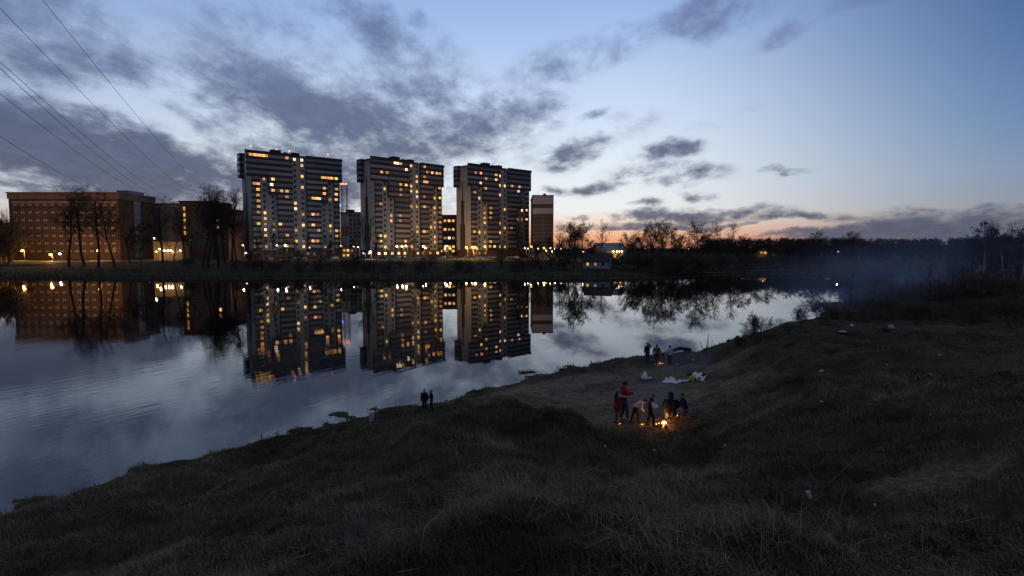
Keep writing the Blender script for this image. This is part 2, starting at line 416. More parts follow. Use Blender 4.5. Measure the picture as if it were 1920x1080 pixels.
gc = mixc(nt, 1.0, gc, ramp(nt, nb.outputs[0], [(.25, (.5, .5, .5)), (.75, (1.35, 1.35, 1.35))]), 'MULTIPLY')
gc = mixc(nt, math_n(nt, 'MULTIPLY', sepc.outputs[1], .8), gc, (.05, .068, .018))
nt.links.new(gc, b.inputs['Base Color'])
b.inputs['Roughness'].default_value = .95; b.inputs['Specular IOR Level'].default_value = .1
bn = node(nt, 'ShaderNodeBump', {'Height': nb.outputs[0], 'Distance': .10})
nt.links.new(bn.outputs[0], b.inputs['Normal'])
LAWN = sstep(-95, -80, GX.ravel()) * (1 - sstep(2, 12, GX.ravel())) * sstep(236, 250, GY.ravel()) * (1 - sstep(300, 312, GY.ravel()))
cols = np.c_[BM, LAWN, BM * 0, BM * 0 + 1]
ground = link('ground', np_mesh('ground', np.c_[GX.ravel(), GY.ravel(), GZ], quads.ravel(), np.full(len(quads), 4), gm, cols, smooth=True))
tag(ground, 'dark grassy banks and lake bed around the water', kind='structure')

# ------------------------------------------------------------------ water
wm, nt, b = new_mat('lake_water')
tc = node(nt, 'ShaderNodeTexCoord')
b.inputs['Base Color'].default_value = (.004, .006, .007, 1); b.inputs['Roughness'].default_value = .012; b.inputs['IOR'].default_value = 1.333
m1 = node(nt, 'ShaderNodeMapping', {'Vector': tc.outputs['Object'], 'Rotation': (0, 0, math.radians(60)), 'Scale': (3.2, .62, 1)}, vector_type='TEXTURE')
r1 = node(nt, 'ShaderNodeTexNoise', {'Vector': m1.outputs[0], 'Scale': 1.0, 'Detail': 3.0, 'Roughness': .55})
r2 = node(nt, 'ShaderNodeTexNoise', {'Vector': tc.outputs['Object'], 'Scale': .5, 'Detail': 2.0})
calm = node(nt, 'ShaderNodeTexNoise', {'Vector': node(nt, 'ShaderNodeMapping', {'Vector': tc.outputs['Object'], 'Rotation': (0, 0, math.radians(60)), 'Scale': (30, 9, 1)}, vector_type='TEXTURE').outputs[0], 'Scale': 1.0, 'Detail': 3.0})
sx = node(nt, 'ShaderNodeSeparateXYZ', {0: tc.outputs['Object']})
wgt = node(nt, 'ShaderNodeMapRange', {'Value': sx.outputs[0], 'From Min': -2.0, 'From Max': -22.0, 'To Min': .2, 'To Max': 1.15}).outputs[0]
far = node(nt, 'ShaderNodeMapRange', {'Value': sx.outputs[1], 'From Min': 25.0, 'From Max': 90.0, 'To Min': 1.0, 'To Max': .08}).outputs[0]
wgt = math_n(nt, 'MULTIPLY', wgt, far)
cm = node(nt, 'ShaderNodeMapRange', {'Value': calm.outputs[0], 'From Min': .38, 'From Max': .62, 'To Min': .2, 'To Max': 1.0}).outputs[0]
hgt = math_n(nt, 'ADD', math_n(nt, 'MULTIPLY', r1.outputs[0], math_n(nt, 'MULTIPLY', wgt, cm)), math_n(nt, 'MULTIPLY', r2.outputs[0], math_n(nt, 'MULTIPLY', far, .10)))
bn = node(nt, 'ShaderNodeBump', {'Height': hgt, 'Distance': .0125, 'Strength': 1.0})
nt.links.new(bn.outputs[0], b.inputs['Normal'])
wx = [p[0] for p in lake]; wy = [p[1] for p in lake]
mb = MB()
mb.add([(-620, -80, 0), (170, -80, 0), (170, 262, 0), (-620, 262, 0)], [(0, 1, 2, 3)])
tag(mb.build('water', wm), 'still dark lake mirroring the lit towers', kind='structure')
#@@PART2
# ------------------------------------------------------------------ materials
M_wall = mat('grey_render_wall', (.27, .295, .325), .85, .12, .4)
M_side = mat('pale_panel_wall', (.42, .40, .37), .85, .12, .4)
M_dark = mat('dark_balcony_panel', (.030, .032, .040), .6, .25, .8)
M_stripe = mat('dark_stripe_panel', (.06, .055, .055), .8, .2, .5)
M_base = mat('brown_base_cladding', (.09, .055, .04), .8, .3, .7)
M_roof = mat('roof_felt', (.04, .042, .048), .9, .3, .5)
M_frame = mat('white_window_frame', (.22, .23, .24), .5, .1, 2)
M_mull = mat('pale_glazing_bar', (.38, .39, .40), .5, .1, 2)
M_metal = mat('grey_metal', (.16, .165, .17), .5, .2, 2, metal=.3)
def glassmat(name, c, r=.12):
    m, nt, b = new_mat(name)
    oi = node(nt, 'ShaderNodeObjectInfo')
    nt.links.new(ramp(nt, oi.outputs['Random'], [(0, tuple(x * .5 for x in c)), (1, tuple(x * 1.6 for x in c))]), b.inputs['Base Color'])
    b.inputs['Roughness'].default_value = r
    return m
M_glass = glassmat('dark_window_glass', (.03, .036, .045))
M_bglass = glassmat('balcony_glass', (.15, .165, .19), .25)
G_warm = glow('lit_room_warm', (1.0, .50, .14), 1.25, 1.1)
G_dim = glow('lit_room_dim', (1.0, .52, .26), .38, .5)
G_white = glow('lit_room_white', (1.0, .76, .45), 1.7, .5)
G_amber = glow('lit_room_amber', (1.0, .48, .06), 1.1, .5)
LIT = {'': G_warm, 'd': G_dim, 'w': G_white}

# ------------------------------------------------------------------ three apartment towers
FH, G0, ZB = 3.07, 5.0, 4.5
def boxmesh(name, w, h, dpt, mats, frame=None):
    mb = MB(); mb.box(-w / 2, w / 2, -dpt, 0, 0, h, 0)
    return mb
_mc = {}
def window_mesh(w, h, pane_mat, key):
    k = ('w', w, h, key)
    if k not in _mc:
        mb = MB(); t = .09
        mb.box(-w / 2, w / 2, -.06, .02, 0, t, 0); mb.box(-w / 2, w / 2, -.06, .02, h - t, h, 0)
        mb.box(-w / 2, -w / 2 + t, -.06, .02, t, h - t, 0); mb.box(w / 2 - t, w / 2, -.06, .02, t, h - t, 0)
        mb.box(w * .12 - .04, w * .12 + .04, -.055, .02, t, h - t, 0)
        mb.box(-w / 2 - .06, w / 2 + .06, -.14, .0, -.07, -.005, 0)
        mb.box(-w / 2 + t, w / 2 - t, -.03, .015, t, h - t, 1)
        _mc[k] = mb.mesh('window', [M_frame, pane_mat])
    return _mc[k]
def balcony_mesh(w, d):
    k = ('b', round(w, 2), d)
    if k not in _mc:
        mb = MB()
        mb.box(0, w, -d, 0, -.22, .0, 0)                       # slab
        mb.box(0, w, -d - .04, -d + .06, 0, 1.28, 0)           # parapet
        mb.box(0, .1, -d + .06, 0, 0, 1.28, 0); mb.box(w - .1, w, -d + .06, 0, 0, 1.28, 0)
        gl = MB()
        gl.box(.06, w - .06, -d + .0, -d + .04, 1.28, FH - .24, 0)
        gl.box(.06, .1, -d + .04, 0, 1.28, FH - .24, 0); gl.box(w - .1, w - .06, -d + .04, 0, 1.28, FH - .24, 0)
        n = max(2, int(round(w / 1.15)))
        for i in range(n + 1):
            x = .06 + (w - .12) * i / n
            gl.box(x - .045, x + .045, -d - .025, -d + .0, 1.28, FH - .24, 1)
        gl.box(.06, w - .06, -d - .03, -d + .0, FH - .34, FH - .24, 1)
        _mc[k] = (mb.mesh('balcony', M_dark), gl.mesh('glazing', [M_bglass, M_mull]))
    return _mc[k]
_lm = {}
def lit_mesh(k, w=1.7):
    if (k, w) not in _lm:
        mb = MB(); mb.box(-w / 2, -.05, -.03, 0, .05, 1.42, 0); mb.box(.05, w / 2, -.03, 0, .05, 1.42, 0)
        _lm[(k, w)] = mb.mesh('lit_window', LIT[k])
    return _lm[(k, w)]

def tower(corner, ang, W, shift, lits, label, zb=ZB):
    t = thing('apartment_tower', label, 'apartment tower', (corner[0], corner[1], zb), math.radians(ang), 'three tall apartment towers across the lake')
    xr = W - 2.2; top = G0 + 17 * FH; dep = 14.5
    mb = MB(); mb.box(2.7, xr, 0, dep, -2.5, top, 0); mb.build('wall', M_wall, t)
    mb = MB(); mb.box(2.62, 2.7, .02, dep, G0, top, 0); mb.build('side_wall', M_side, t)
    mb = MB()                                                    # stepped dark stripe on the end wall
    for y0, y1, z0, z1 in ((5.6, 10.6, 0, 21), (6.6, 9.6, 21, 36), (7.7, 8.5, 36, 48)): mb.box(2.5, 2.62, y0, y1, z0, z1, 0)
    mb.build('stripe', M_stripe, t)
    mb = MB(); mb.box(2.4, xr + .2, -.25, -.003, -2.5, G0 - .2, 0); mb.box(2.4, 2.617, -.003, dep, -2.5, G0 - .2, 0); mb.build('base_cladding', M_base, t)
    # roof and what stands on it
    rf = MB(); rf.box(1.6, xr + .6, .1, dep + .3, top, top + .5, 0)
    rf.build('roof', M_roof, t)
    pb = MB(); m0, m1 = 25.5 + shift, 33.5 + shift
    pb.box(-.25, m0, -1.75, -.5, top - .2, top + 1.35, 0); pb.box(m1, W + .2, -1.75, -.5, top - .2, top + 1.35, 0); pb.box(m0, m1, -.25, .1, top, top + 1.0, 0)
    pb.box(.3, 2.6, 9.5, dep, top - .2, top + .8, 0)
    pb.build('parapet', M_dark, t)
    for x0, x1, h in ((15.5, 20.5, 3.1), (22.5, 24.2, 2.2), (27, 31, 2.6)):
        k = MB(); k.box(x0 + shift, x1 + shift, 2, 6, top + .5, top + h, 0); k.box(x0 + shift - .2, x1 + shift + .2, 1.8, 6.2, top + h, top + h + .25, 0); k.build('roof_cabin', M_roof, t)
    for x in (17, 19, 24, 29.5):
        k = MB(); k.tube((x + shift, 4, top + 2), (x + shift, 4, top + 5.8), .06, .04, 5); k.build('antenna', M_metal, t)
    lit = [(float(a), int(b), c) for a, b, c in lits]
    wins = []
    def add_windows(s, floors, w=1.6):
        for f in floors: wins.append([s, f, w, None])
    add_windows(9.7, range(0, 14)); add_windows(14.1, range(0, 10))
    add_windows(27.2 + shift, range(0, 17)); add_windows(31.4 + shift, range(0, 17))
    add_windows(43.6 + shift * .3, range(0, 9)); add_windows(47.2, range(0, 13))
    for s in (5.0, 9.4, 14.2, 19.0, 23.4, 33.5, 37.3, 43.2, 49.2): wins.append([s, -1, 1.9, None])
    stacks = [(2.7, 7.1, range(0, 13)), (0.0, 11.8, range(13, 17)), (16.4, m0, range(0, 10)), (11.9, m0, range(10, 17)),
              (m1, 41.6 + shift * .3, range(0, 9)), (m1, 45.6, range(9, 13)), (m1, W, range(13, 17)), (49.4, xr + .4, range(0, 13))]
    bal = []
    for a, b_, fl in stacks:
        for f in fl:
            me, gl = balcony_mesh(b_ - a, 1.3)
            o = link('balcony', me, t, (a, -.002, G0 + f * FH)); link('glazing', gl, o)
            bal.append((a, b_, f, o))
    for f in range(13, 17):                                      # balconies wrapping the far end wall and the right end
        me, gl = balcony_mesh(4.3, 2.3)
        o = link('balcony', me, t, (2.61, dep + .05, G0 + f * FH), (0, 0, -PI / 2)); link('glazing', gl, o)
        me, gl = balcony_mesh(3.9, 2.1)
        o = link('balcony', me, t, (xr + .003, .0, G0 + f * FH), (0, 0, PI / 2)); link('glazing', gl, o)
    for s, f, k in lit:
        best = None
        for w in wins:
            if w[1] == f and abs(w[0] - s) < 1.5 and w[3] is None and (best is None or abs(w[0] - s) < abs(best[0] - s)): best = w
        onb = [q for q in bal if q[2] == f and q[0] - .3 <= s <= q[1] + .3]
        if best is not None and not onb: best[3] = k
        elif onb:
            a, b_, _, o = onb[0]
            link('lit_window', lit_mesh(k), o, (min(max(s - a, 1.0), b_ - a - 1.0), -1.335, 1.3))
        elif best is not None: best[3] = k
    for s, f, w, k in wins:
        z = G0 + f * FH + 1.0 if f >= 0 else 2.0
        y = -.002 if f >= 0 else -.252
        link('window', window_mesh(w, 1.65, M_glass if k is None else LIT[k], 'x' if k is None else k), t, (s, y, z))
    en = MB()                                                    # entrance canopy and door
    en.box(28 + shift, 31 + shift, -2.6, -.252, 3.0, 3.25, 0); en.box(28.1 + shift, 28.3 + shift, -2.5, -2.3, -.5, 3.0, 0); en.box(30.7 + shift, 30.9 + shift, -2.5, -2.3, -.5, 3.0, 0)
    en.build('entrance_canopy', M_metal, t)
    return t
def parse(s):
    out = []
    for t in s.split():
        k = t[-1] if t[-1] in 'wd' else ''
        a, f = t.rstrip('wd').split(','); out.append((a, f, k))
    return out
L1 = "2.6,16 5.8,16 7.4,16 9.4,16 11.3,16 22.0,16 27.1,16w 31.5,15 31.5,13 9.7,12 14.0,12 44.1,13 46.1,13 48.0,13 50.8,13 4.2,11 6.4,11 13.2,11w 31.2,11 5.9,10 13.9,10 18.6,10 21.6,10 43.4,11 50.9,11 5.8,9 21.5,9d 43.3,10 50.6,10 6.0,8 36.5,9 40.3,9 47.8,9d 50.6,9 26.7,8 26.7,7w 5.8,6d 9.3,6 30.6,6 36.3,6 38.9,6d 9.2,5 5.7,4 9.1,4d 13.8,4d 17.4,4 31.0,4 36.2,4 47.4,4 8.8,3w 13.4,3d 26.4,3 39.5,3 50.4,3 9.0,2 21.1,2 50.3,2 26.3,1 30.6,1d 35.9,1 38.6,1 20.9,0 30.9,0 6.6,0d 9.0,0 4.7,16 31.5,16w 42.5,13 38.4,9 6.0,7 46.8,3d"
L2 = "16.4,16w 20.6,16 29.8,16 6.9,14 10.7,14 24.5,15w 38.6,16 40.6,15 44.5,15 48.2,15 50.7,15 33.7,14 38.4,14 33.7,13 38.3,13 40.3,13 20.3,12 24.3,12 29.7,12 10.5,11 20.4,11 29.6,11 33.4,11 50.4,12 20.2,10d 33.6,10w 38.1,10d 47.6,10 50.5,10 6.1,8 29.3,8 33.2,8 38.1,8 47.4,8 50.0,8d 15.1,6 19.7,6 47.4,7 49.9,7d 14.8,5 19.7,5d 47.0,5 50.7,5 32.9,4 43.1,4 47.3,4 50.3,4d 32.8,3 37.5,3 39.6,3 5.6,2 9.9,2 5.7,1 47.0,2 47.0,1 23.4,1 42.9,-1 46.9,-1 28.4,0 19.7,0 23.8,0 37.5,0 5.1,-1w 9.7,-1w 14.3,-1w 19.2,-1w 23.4,-1w 33.6,-1w 37.2,-1d 42.9,-1d 49.4,-1w 18.4,16w"
L3 = "5.8,15 10.0,15 22.7,15 27.8,15 14.2,14 22.7,14 9.8,13 27.6,13 32.1,13w 36.9,13 43.7,13 14.0,12 5.0,11 42.7,12w 27.3,11 9.5,10 13.5,8d 18.3,8d 31.6,8 13.5,7 18.2,7 47.2,8w 49.8,8 13.3,6 17.9,6d 42.4,6d 46.4,6d 50.1,6 13.2,5 26.8,5 31.2,4 36.4,4d 4.5,3 8.8,3 13.1,3 26.5,3 13.1,1 18.0,1 26.4,0 30.9,0 13.1,0d 16.9,0 21.3,0 4.2,-1d 8.6,-1d 13.1,-1d"
T1 = tower((-143, 318), 41.3, 54.6, -.5, parse(L1), 'apartment tower nearest the brick block, with red beacons on its roof')
T2 = tower((-81.3, 340), 47, 54.0, 1.9, parse(L2), 'middle one of the three apartment towers, standing beside the lattice mast')
T3 = tower((-27.8, 368), 43, 54.6, 0.0, parse(L3), 'apartment tower standing nearest to the narrow windowless striped block')
G_red = glow('red_beacon', (1.0, .22, .10), 6); G_blue = glow('blue_lamp', (.08, .22, 1.0), 6)
for s, y in ((3.5, .4), (18.3, 4), (25.5, 4), (47, 1)):
    m = MB(); m.tube((s, y, 57.5), (s, y, 60.6), .05, .05, 5, 0); m.ell((s, y, 60.9), (.34, .34, .34), 8, 6, 1); m.build('beacon', [M_metal, G_red], T1)

# ------------------------------------------------------------------ other buildings
def facade(t, mb_wall, m): mb_wall.build('wall', m, t)
def grid_windows(t, n, m, x0, dx, z0, dz, w, h, lit=None, glass=None, sill=None, y=-.003):
    mb = MB(); tt = .08
    mb.box(-w / 2, w / 2, -.05, .02, 0, h, 1)
    for a, b_ in ((-w / 2 - tt, -w / 2), (w / 2, w / 2 + tt)): mb.box(a, b_, -.1, .02, -tt, h + tt, 0)
    mb.box(-w / 2, w / 2, -.1, .02, -tt, 0, 0); mb.box(-w / 2, w / 2, -.1, .02, h, h + tt, 0)
    if sill: mb.box(-w / 2 - sill, w / 2 + sill, -.12, .0, -1.1, -tt, 0)
    me = mb.mesh('window', [M_frame if not sill else M_sill, glass or M_glass])
    mats = {}
    for k in range(m):
        for i in range(n):
            key = (lit or {}).get((i, k))
            if key is not None:
                if key not in mats:
                    mats[key] = mb.mesh('window', [M_frame, key])
                link('window', mats[key], t, (x0 + dx * i, y, z0 + dz * k))
            else: link('window', me, t, (x0 + dx * i, y, z0 + dz * k))
M_sill = mat('pale_stone_panel', (.32, .26, .22), .8, .15, 1)
M_brick = mat('red_brown_brick', (.115, .070, .045), .9, .3, .35)
M_brick2 = mat('dark_brick', (.10, .055, .042), .9, .3, .35)
M_conc = mat('grey_brown_concrete', (.26, .22, .20), .9, .2, .3)
M_curtain = glassmat('grey_curtain_glass', (.10, .11, .11), .3)

# long brick block
p = at(15, 362, 310); q = at(221, 362, 310)
Wb = q.x - p.x; Hb = p.z - 4.2
t = thing('brick_building', 'long red brown brick block with rows of small pale windows, lit by orange lamps', 'building', (p.x, 310, 4.2))
mb = MB(); mb.box(0, Wb, 0, 31, -2, Hb - 3, 0); mb.build('wall', M_brick, t)
mb = MB(); mb.box(-.4, Wb + .4, -.4, 31.4, Hb - 3, Hb, 0); mb.box(-.8, Wb + .8, -.8, 31.8, Hb, Hb + .5, 0); mb.build('cornice', mat('brown_cornice', (.24, .16, .12), .9, .2, .5), t)
mb = MB(); mb.box(1.5, Wb - 1.0, -.09, -.003, Hb - 5.2, Hb - 4.3, 0); mb.build('frieze', M_sill, t)
grid_windows(t, 14, 7, 3.2, (Wb - 6.4) / 13, 5.2, 4.05, .9, 1.7, sill=.55)
mb = MB(); mb.box(Wb + .003, Wb + .5, 12, 17.5, 1, Hb - 3.5, 0)
for k in range(9): mb.box(Wb + .5, Wb + .56, 12, 17.5, 2 + k * 4.05, 3.4 + k * 4.05, 1)
mb.build('stair_glazing', [M_curtain, M_frame], t)
mb = MB(); mb.box(Wb - 6, Wb + 0, 8, 22, Hb + .5, Hb + 2.2, 0); mb.build('roof_cabin', mat('blue_grey_sheet', (.16, .2, .27), .5, .2, 1), t)

# glass fronted wing
p = at(285, 383, 348); q = at(338, 383, 348)
t = thing('glass_wing', 'grey glass fronted office wing between the long brick block and the darker block', 'building', (p.x, 348, 4.3))
mb = MB(); mb.box(0, q.x - p.x, 0, 20, -2, p.z - 4.3, 0); mb.build('wall', M_conc, t)
mb = MB(); mb.box(.6, q.x - p.x - .4, -.12, -.003, 6, p.z - 6, 0)
for k in range(9): mb.box(.6, q.x - p.x - .4, -.2, -.12, 6.4 + k * 2.9, 6.9 + k * 2.9, 1)
for k in range(8): mb.box(.9 + k * 2.2, 1.05 + k * 2.2, -.2, -.12, 6.9, p.z - 6.2, 1)
mb.build('curtain_wall', [M_curtain, M_metal], t)
mb = MB(); mb.box(-.2, q.x - p.x + .2, -.3, 20.3, p.z - 4.3, p.z - 3.7, 0); mb.build('roof', M_roof, t)

# darker block with a lit stair
p = at(336, 379, 300); q = at(396, 379, 300); r = at(424, 392, 300)
t = thing('office_block', 'dark brick block behind big bare trees with one column of yellow stair windows', 'building', (p.x, 300, 4.3))
w1, w2, h1, h2 = q.x - p.x, r.x - p.x, p.z - 4.3, r.z - 4.3
mb = MB(); mb.box(0, w1, 0, 22, -2, h1, 0); mb.box(w1, w2, 1.5, 20, -2, h2, 0); mb.build('wall', M_brick2, t)
mb = MB(); mb.box(-.4, w1 + .4, -.5, 22.4, h1, h1 + .7, 0); mb.box(w1 + .4, w2 + .3, 1.2, 20.3, h2, h2 + .5, 0); mb.build('roof', M_roof, t)
grid_windows(t, 1, 5, 2.4, 1, h1 - 16.5, 3.05, 1.0, 1.9, lit={(0, k): G_amber for k in range(5)})
grid_windows(t, 5, 6, 5.2, 2.4, 6, 3.05, 1.1, 1.5)
grid_windows(t, 2, 5, w1 + 2.2, 3.2, 7, 3.05, 1.3, 1.6, lit={(0, 3): G_warm, (0, 4): G_warm}, y=1.497)

# low lit annex at its foot
p = at(287, 453, 292); q = at(341, 453, 292)
M_cream = mat('cream_render', (.20, .145, .085), .85, .12, .6)
t = thing('low_annex', 'low cream annex with bright lamps along its front at the foot of the glass wing', 'building', (p.x, 292, 4.2))
mb = MB(); mb.box(0, q.x - p.x, 0, 8, -2, p.z - 4.2, 0); mb.build('wall', M_cream, t)
mb = MB(); mb.box(-.3, q.x - p.x + .3, -.5, 8.3, p.z - 4.2, p.z - 3.7, 0); mb.build('roof', M_roof, t)
grid_windows(t, 5, 1, 1.6, 2.7, 3.6, 1, 1.3, 1.4, lit={(3, 0): G_amber, (2, 0): G_dim})

# unfinished concrete block and its low shop
p = at(638, 399, 430); q = at(684, 399, 430)
t = thing('concrete_block', 'grey brown apartment block with dark windows behind the lattice mast', 'building', (p.x, 430, 4.5))
Wc, Hc = q.x - p.x, p.z - 4.5
mb = MB(); mb.box(0, Wc, 0, 16, -1, Hc, 0); mb.build('wall', M_conc, t)
mb = MB(); mb.box(-.2, Wc + .2, -.2, 16.2, Hc, Hc + .6, 0); mb.box(3, 8, 4, 10, Hc + .6, Hc + 2.6, 0); mb.build('roof', M_roof, t)
grid_windows(t, 6, 9, 1.8, (Wc - 3.6) / 5, 4, 3.1, 1.3, 1.6)
p = at(641, 463, 352); q = at(664, 463, 352)
t = thing('corner_shop', 'low shop with glowing amber windows in the gap beside the left tower', 'shop', (p.x, 352, 4.5))
mb = MB(); mb.box(0, q.x - p.x, 0, 7, -1, p.z - 4.5, 0); mb.build('wall', M_cream, t)
mb = MB(); mb.box(-.3, q.x - p.x + .3, -.9, 7.3, p.z - 4.5, p.z - 4.1, 0); mb.build('roof', M_roof, t)
grid_windows(t, 3, 2, 1.2, 2.4, 1.0, 2.9, 1.4, 1.4, lit={(0, 0): G_amber, (1, 0): G_amber, (0, 1): G_amber, (1, 1): G_warm, (2, 1): G_dim})

# red brick block between middle and right towers
p = at(822, 405, 432); q = at(862, 405, 432)
t = thing('red_brick_block', 'red brick apartment block in the gap between the middle and right towers', 'building', (p.x, 432, 4.5))
Wc, Hc = q.x - p.x, p.z - 4.5
mb = MB(); mb.box(0, Wc, 0, 14, -1, Hc, 0); mb.build('wall', M_brick, t)
mb = MB(); mb.box(-.25, Wc + .25, -.25, 14.2, Hc, Hc + .9, 0); mb.build('roof', M_roof, t)
li = {(1, 7): G_warm, (2, 7): G_warm, (3, 7): G_warm, (0, 5): G_warm, (1, 5): G_warm, (2, 5): G_dim, (3, 5): G_warm, (1, 3): G_dim, (2, 3): G_white, (3, 3): G_dim, (1, 1): G_amber, (2, 1): G_amber, (3, 1): G_amber, (0, 0): G_amber, (1, 0): G_dim, (3, 0): G_amber}
grid_windows(t, 5, 8, 1.8, (Wc - 3.6) / 4, 3, 3.15, 1.8, 1.7, lit=li)

# narrow striped end wall
p = at(999, 367, 372); q = at(1038, 367, 372)
t = thing('striped_block', 'narrow windowless block with pale bands above and brown panels below', 'building', (p.x, 372, 4.5))
Wc, Hc = q.x - p.x, p.z - 4.5
mb = MB(); mb.box(0, Wc, 0, 40, -1, Hc, 0); mb.build('wall', mat('brown_panel', (.075, .070, .068), .85, .15, .4), t)
M_lilac = mat('pale_lilac_panel', (.34, .33, .37), .85, .08, .4)
zz = lambda v: at(1018, v, 372).z - 4.5
mb = MB(); mb.box(-.06, Wc + .06, -.06, -.003, zz(382.5), Hc, 0); mb.box(-.06, Wc + .06, -.06, -.003, zz(401), zz(390), 0); mb.build('pale_band', M_lilac, t)
mb = MB()
for k in range(9): mb.box(.05, Wc - .05, -.03, -.003, zz(406 + k * 7.5) - .06, zz(406 + k * 7.5) + .06, 0)
mb.box(Wc * .5 - .06, Wc * .5 + .06, -.033, -.003, 0, zz(402), 0)
mb.build('panel_joint', M_conc, t)
mb = MB(); mb.box(-.3, Wc + .3, -.3, 40.3, Hc, Hc + .45, 0); mb.build('roof', M_roof, t)
for x, h in ((.8, 1.5), (3.2, 3.2), (4, 1.6), (11, 2.4), (12, 1.3)):
    mb = MB(); mb.tube((x, 1, Hc + .4), (x, 1, Hc + h), .07, .05, 5); mb.build('antenna', M_metal, t)
mb = MB(); mb.box(6.6, 8.4, 1, 3, Hc + .45, Hc + 1.5, 0); mb.build('roof_cabin', M_metal, t)
for k in range(10):
    mb = MB(); mb.box(-1.1, -.003, 2, 5.5, 3 + k * 3.1, 4.1 + k * 3.1, 0); mb.build('balcony', M_stripe, t)

# lakeside houses
def gable_house(name, label, loc, rz, w, d, h, rh, mw, mr, lit=None, chim=True, over=.4):
    t = thing(name, label, 'house', loc, rz)
    mb = MB()
    mb.box(0, w, 0, d, -1.5, h, 0)
    mb.add([(0, 0, h), (0, d, h), (0, d / 2, h + rh)], [(0, 1, 2), (0, 2, 1)][:1], 0)
    mb.add([(w, 0, h), (w, d, h), (w, d / 2, h + rh)], [(0, 2, 1)][:1], 0)
    mb.build('wall', mw, t)
    rf = MB(); k = over
    sl = rh / (d / 2)
    for sgn in (0, 1):
        y0, y1 = (-k, d / 2) if sgn == 0 else (d + k, d / 2)
        z0, z1 = h - k * sl + .03, h + rh + .03
        v = [(-k, y0, z0), (w + k, y0, z0), (w + k, y1, z1), (-k, y1, z1)]
        v += [(a, b, c + .18) for a, b, c in v]
        rf.add(v, [(0, 3, 2, 1), (4, 5, 6, 7), (0, 1, 5, 4), (1, 2, 6, 5), (2, 3, 7, 6), (3, 0, 4, 7)], 0)
    r_ = rf.build('roof', mr, t)
    if chim:
        c = MB(); c.box(w * .3, w * .3 + .7, d * .4, d * .4 + .7, h + rh * .5, h + rh + 1.0, 0); c.build('chimney', M_brick2, r_)
    return t
M_slate = mat('slate_roof', (.045, .048, .055), .8, .25, .8); M_whitewash = mat('whitewashed_wall', (.34, .35, .37), .8, .1, 1)
M_zinc = mat('zinc_roof', (.20, .23, .28), .5, .15, .6)
p = at(1090, 503, 232); z0 = p.z
t = gable_house('lakeside_house', 'small whitewashed house with dark gabled roof close to the far waterline', (p.x + .6, 232, z0), math.radians(-24), 10.5, 6.5, 2.9, 2.9, M_whitewash, M_slate)
grid_windows(t, 3, 1, 2, 3.1, 1.1, 1, .9, 1.1, lit={(0, 0): G_amber, (1, 0): G_dim})
p = at(1124, 487, 285)
t = gable_house('lit_hall', 'hall with pale blue metal roof and four white lamps under its eaves', (p.x, 285, p.z), math.radians(8), 12.5, 11, 4.6, 3.4, M_cream, M_zinc, chim=False, over=.9)
grid_windows(t, 4, 1, 2, 2.9, 1.2, 1, 1.1, 1.5, lit={(2, 0): G_amber, (3, 0): G_amber})
p = at(1423, 478, 340)
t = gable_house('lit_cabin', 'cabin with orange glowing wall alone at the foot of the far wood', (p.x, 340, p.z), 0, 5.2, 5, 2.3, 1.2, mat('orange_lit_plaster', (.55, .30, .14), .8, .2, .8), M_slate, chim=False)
grid_windows(t, 2, 1, 1.4, 2.3, .6, 1, 1.5, 1.3, lit={(0, 0): G_amber, (1, 0): G_amber})

# lattice mast
p = at(645.5, 346, 392)
t = thing('lattice_mast', 'tall thin lattice mast with red lights at its top behind the left tower', 'mast', (p.x, 392, 4.5))
Hm = p.z - 4.5; hw = 1.75
mr, mw = mat('faded_red_paint', (.32, .10, .08), .6, .15, 1), mat('white_mast_paint', (.5, .5, .5), .6, .1, 1)
fr, br = [MB() for _ in range(4)], MB()
ns = 14
for i in range(ns):
    za, zb_ = Hm * i / ns, Hm * (i + 1) / ns; mi = i // 2 % 2
    cs = [(-hw, -hw), (hw, -hw), (hw, hw), (-hw, hw)]
    for k in range(4):
        a, c = cs[k], cs[(k + 1) % 4]
        fr[k].tube((*a, za), (*a, zb_), .17, .17, 4, mi, False)
        br.tube((*a, za), (*c, zb_), .09, .09, 4, mi, False); br.tube((*c, za), (*a, zb_), .09, .09, 4, mi, False); br.tube((*a, zb_), (*c, zb_), .1, .1, 4, mi, False)
[f_.build('mast_leg', [mr, mw], t) for f_ in fr]; br.build('bracing', [mr, mw], t)
for x in (-1.6, 0, 1.6):
    mb = MB(); mb.ell((x, -1.8, Hm + .2), (.5, .5, .5), 8, 6); mb.build('beacon', G_red, t)
mb = MB(); mb.ell((-2.2, -1.9, Hm * .71), (.45, .45, .45), 8, 6); mb.build('blue_lamp', G_blue, t)
# ------------------------------------------------------------------ paths and parking on the far bank
def strip(name, pts, w, m, label, dz=.035):
    P_ = []
    for i in range(len(pts) - 1):
        a, b_ = np.array(pts[i]), np.array(pts[i + 1]); n = max(2, int(np.linalg.norm(b_ - a) / 2.5))
        for k in range(n): P_.append(a + (b_ - a) * k / n)
    P_.append(np.array(pts[-1])); P_ = np.array(P_)
    d = np.gradient(P_, axis=0); d /= np.linalg.norm(d, axis=1)[:, None]; nrm = np.c_[-d[:, 1], d[:, 0]]
    V = []
    for k in (-1, -.33, .33, 1):
        Q = P_ + nrm * w / 2 * k; V.append(np.c_[Q, height(Q[:, 0], Q[:, 1])])
    z = np.max([v[:, 2] for v in V], axis=0) + dz
    n = len(P_); vs = [(v[i, 0], v[i, 1], z[i]) for v in V for i in range(n)]
    fs = [(k * n + i, k * n + i + 1, (k + 1) * n + i + 1, (k + 1) * n + i) for k in range(3) for i in range(n - 1)]
    mb = MB(); mb.add(vs, [f[::-1] for f in fs]); o = mb.build(name, m)
    return tag(o, label, kind='structure')
M_asph = mat('asphalt', (.055, .055, .058), .85, .25, .6)
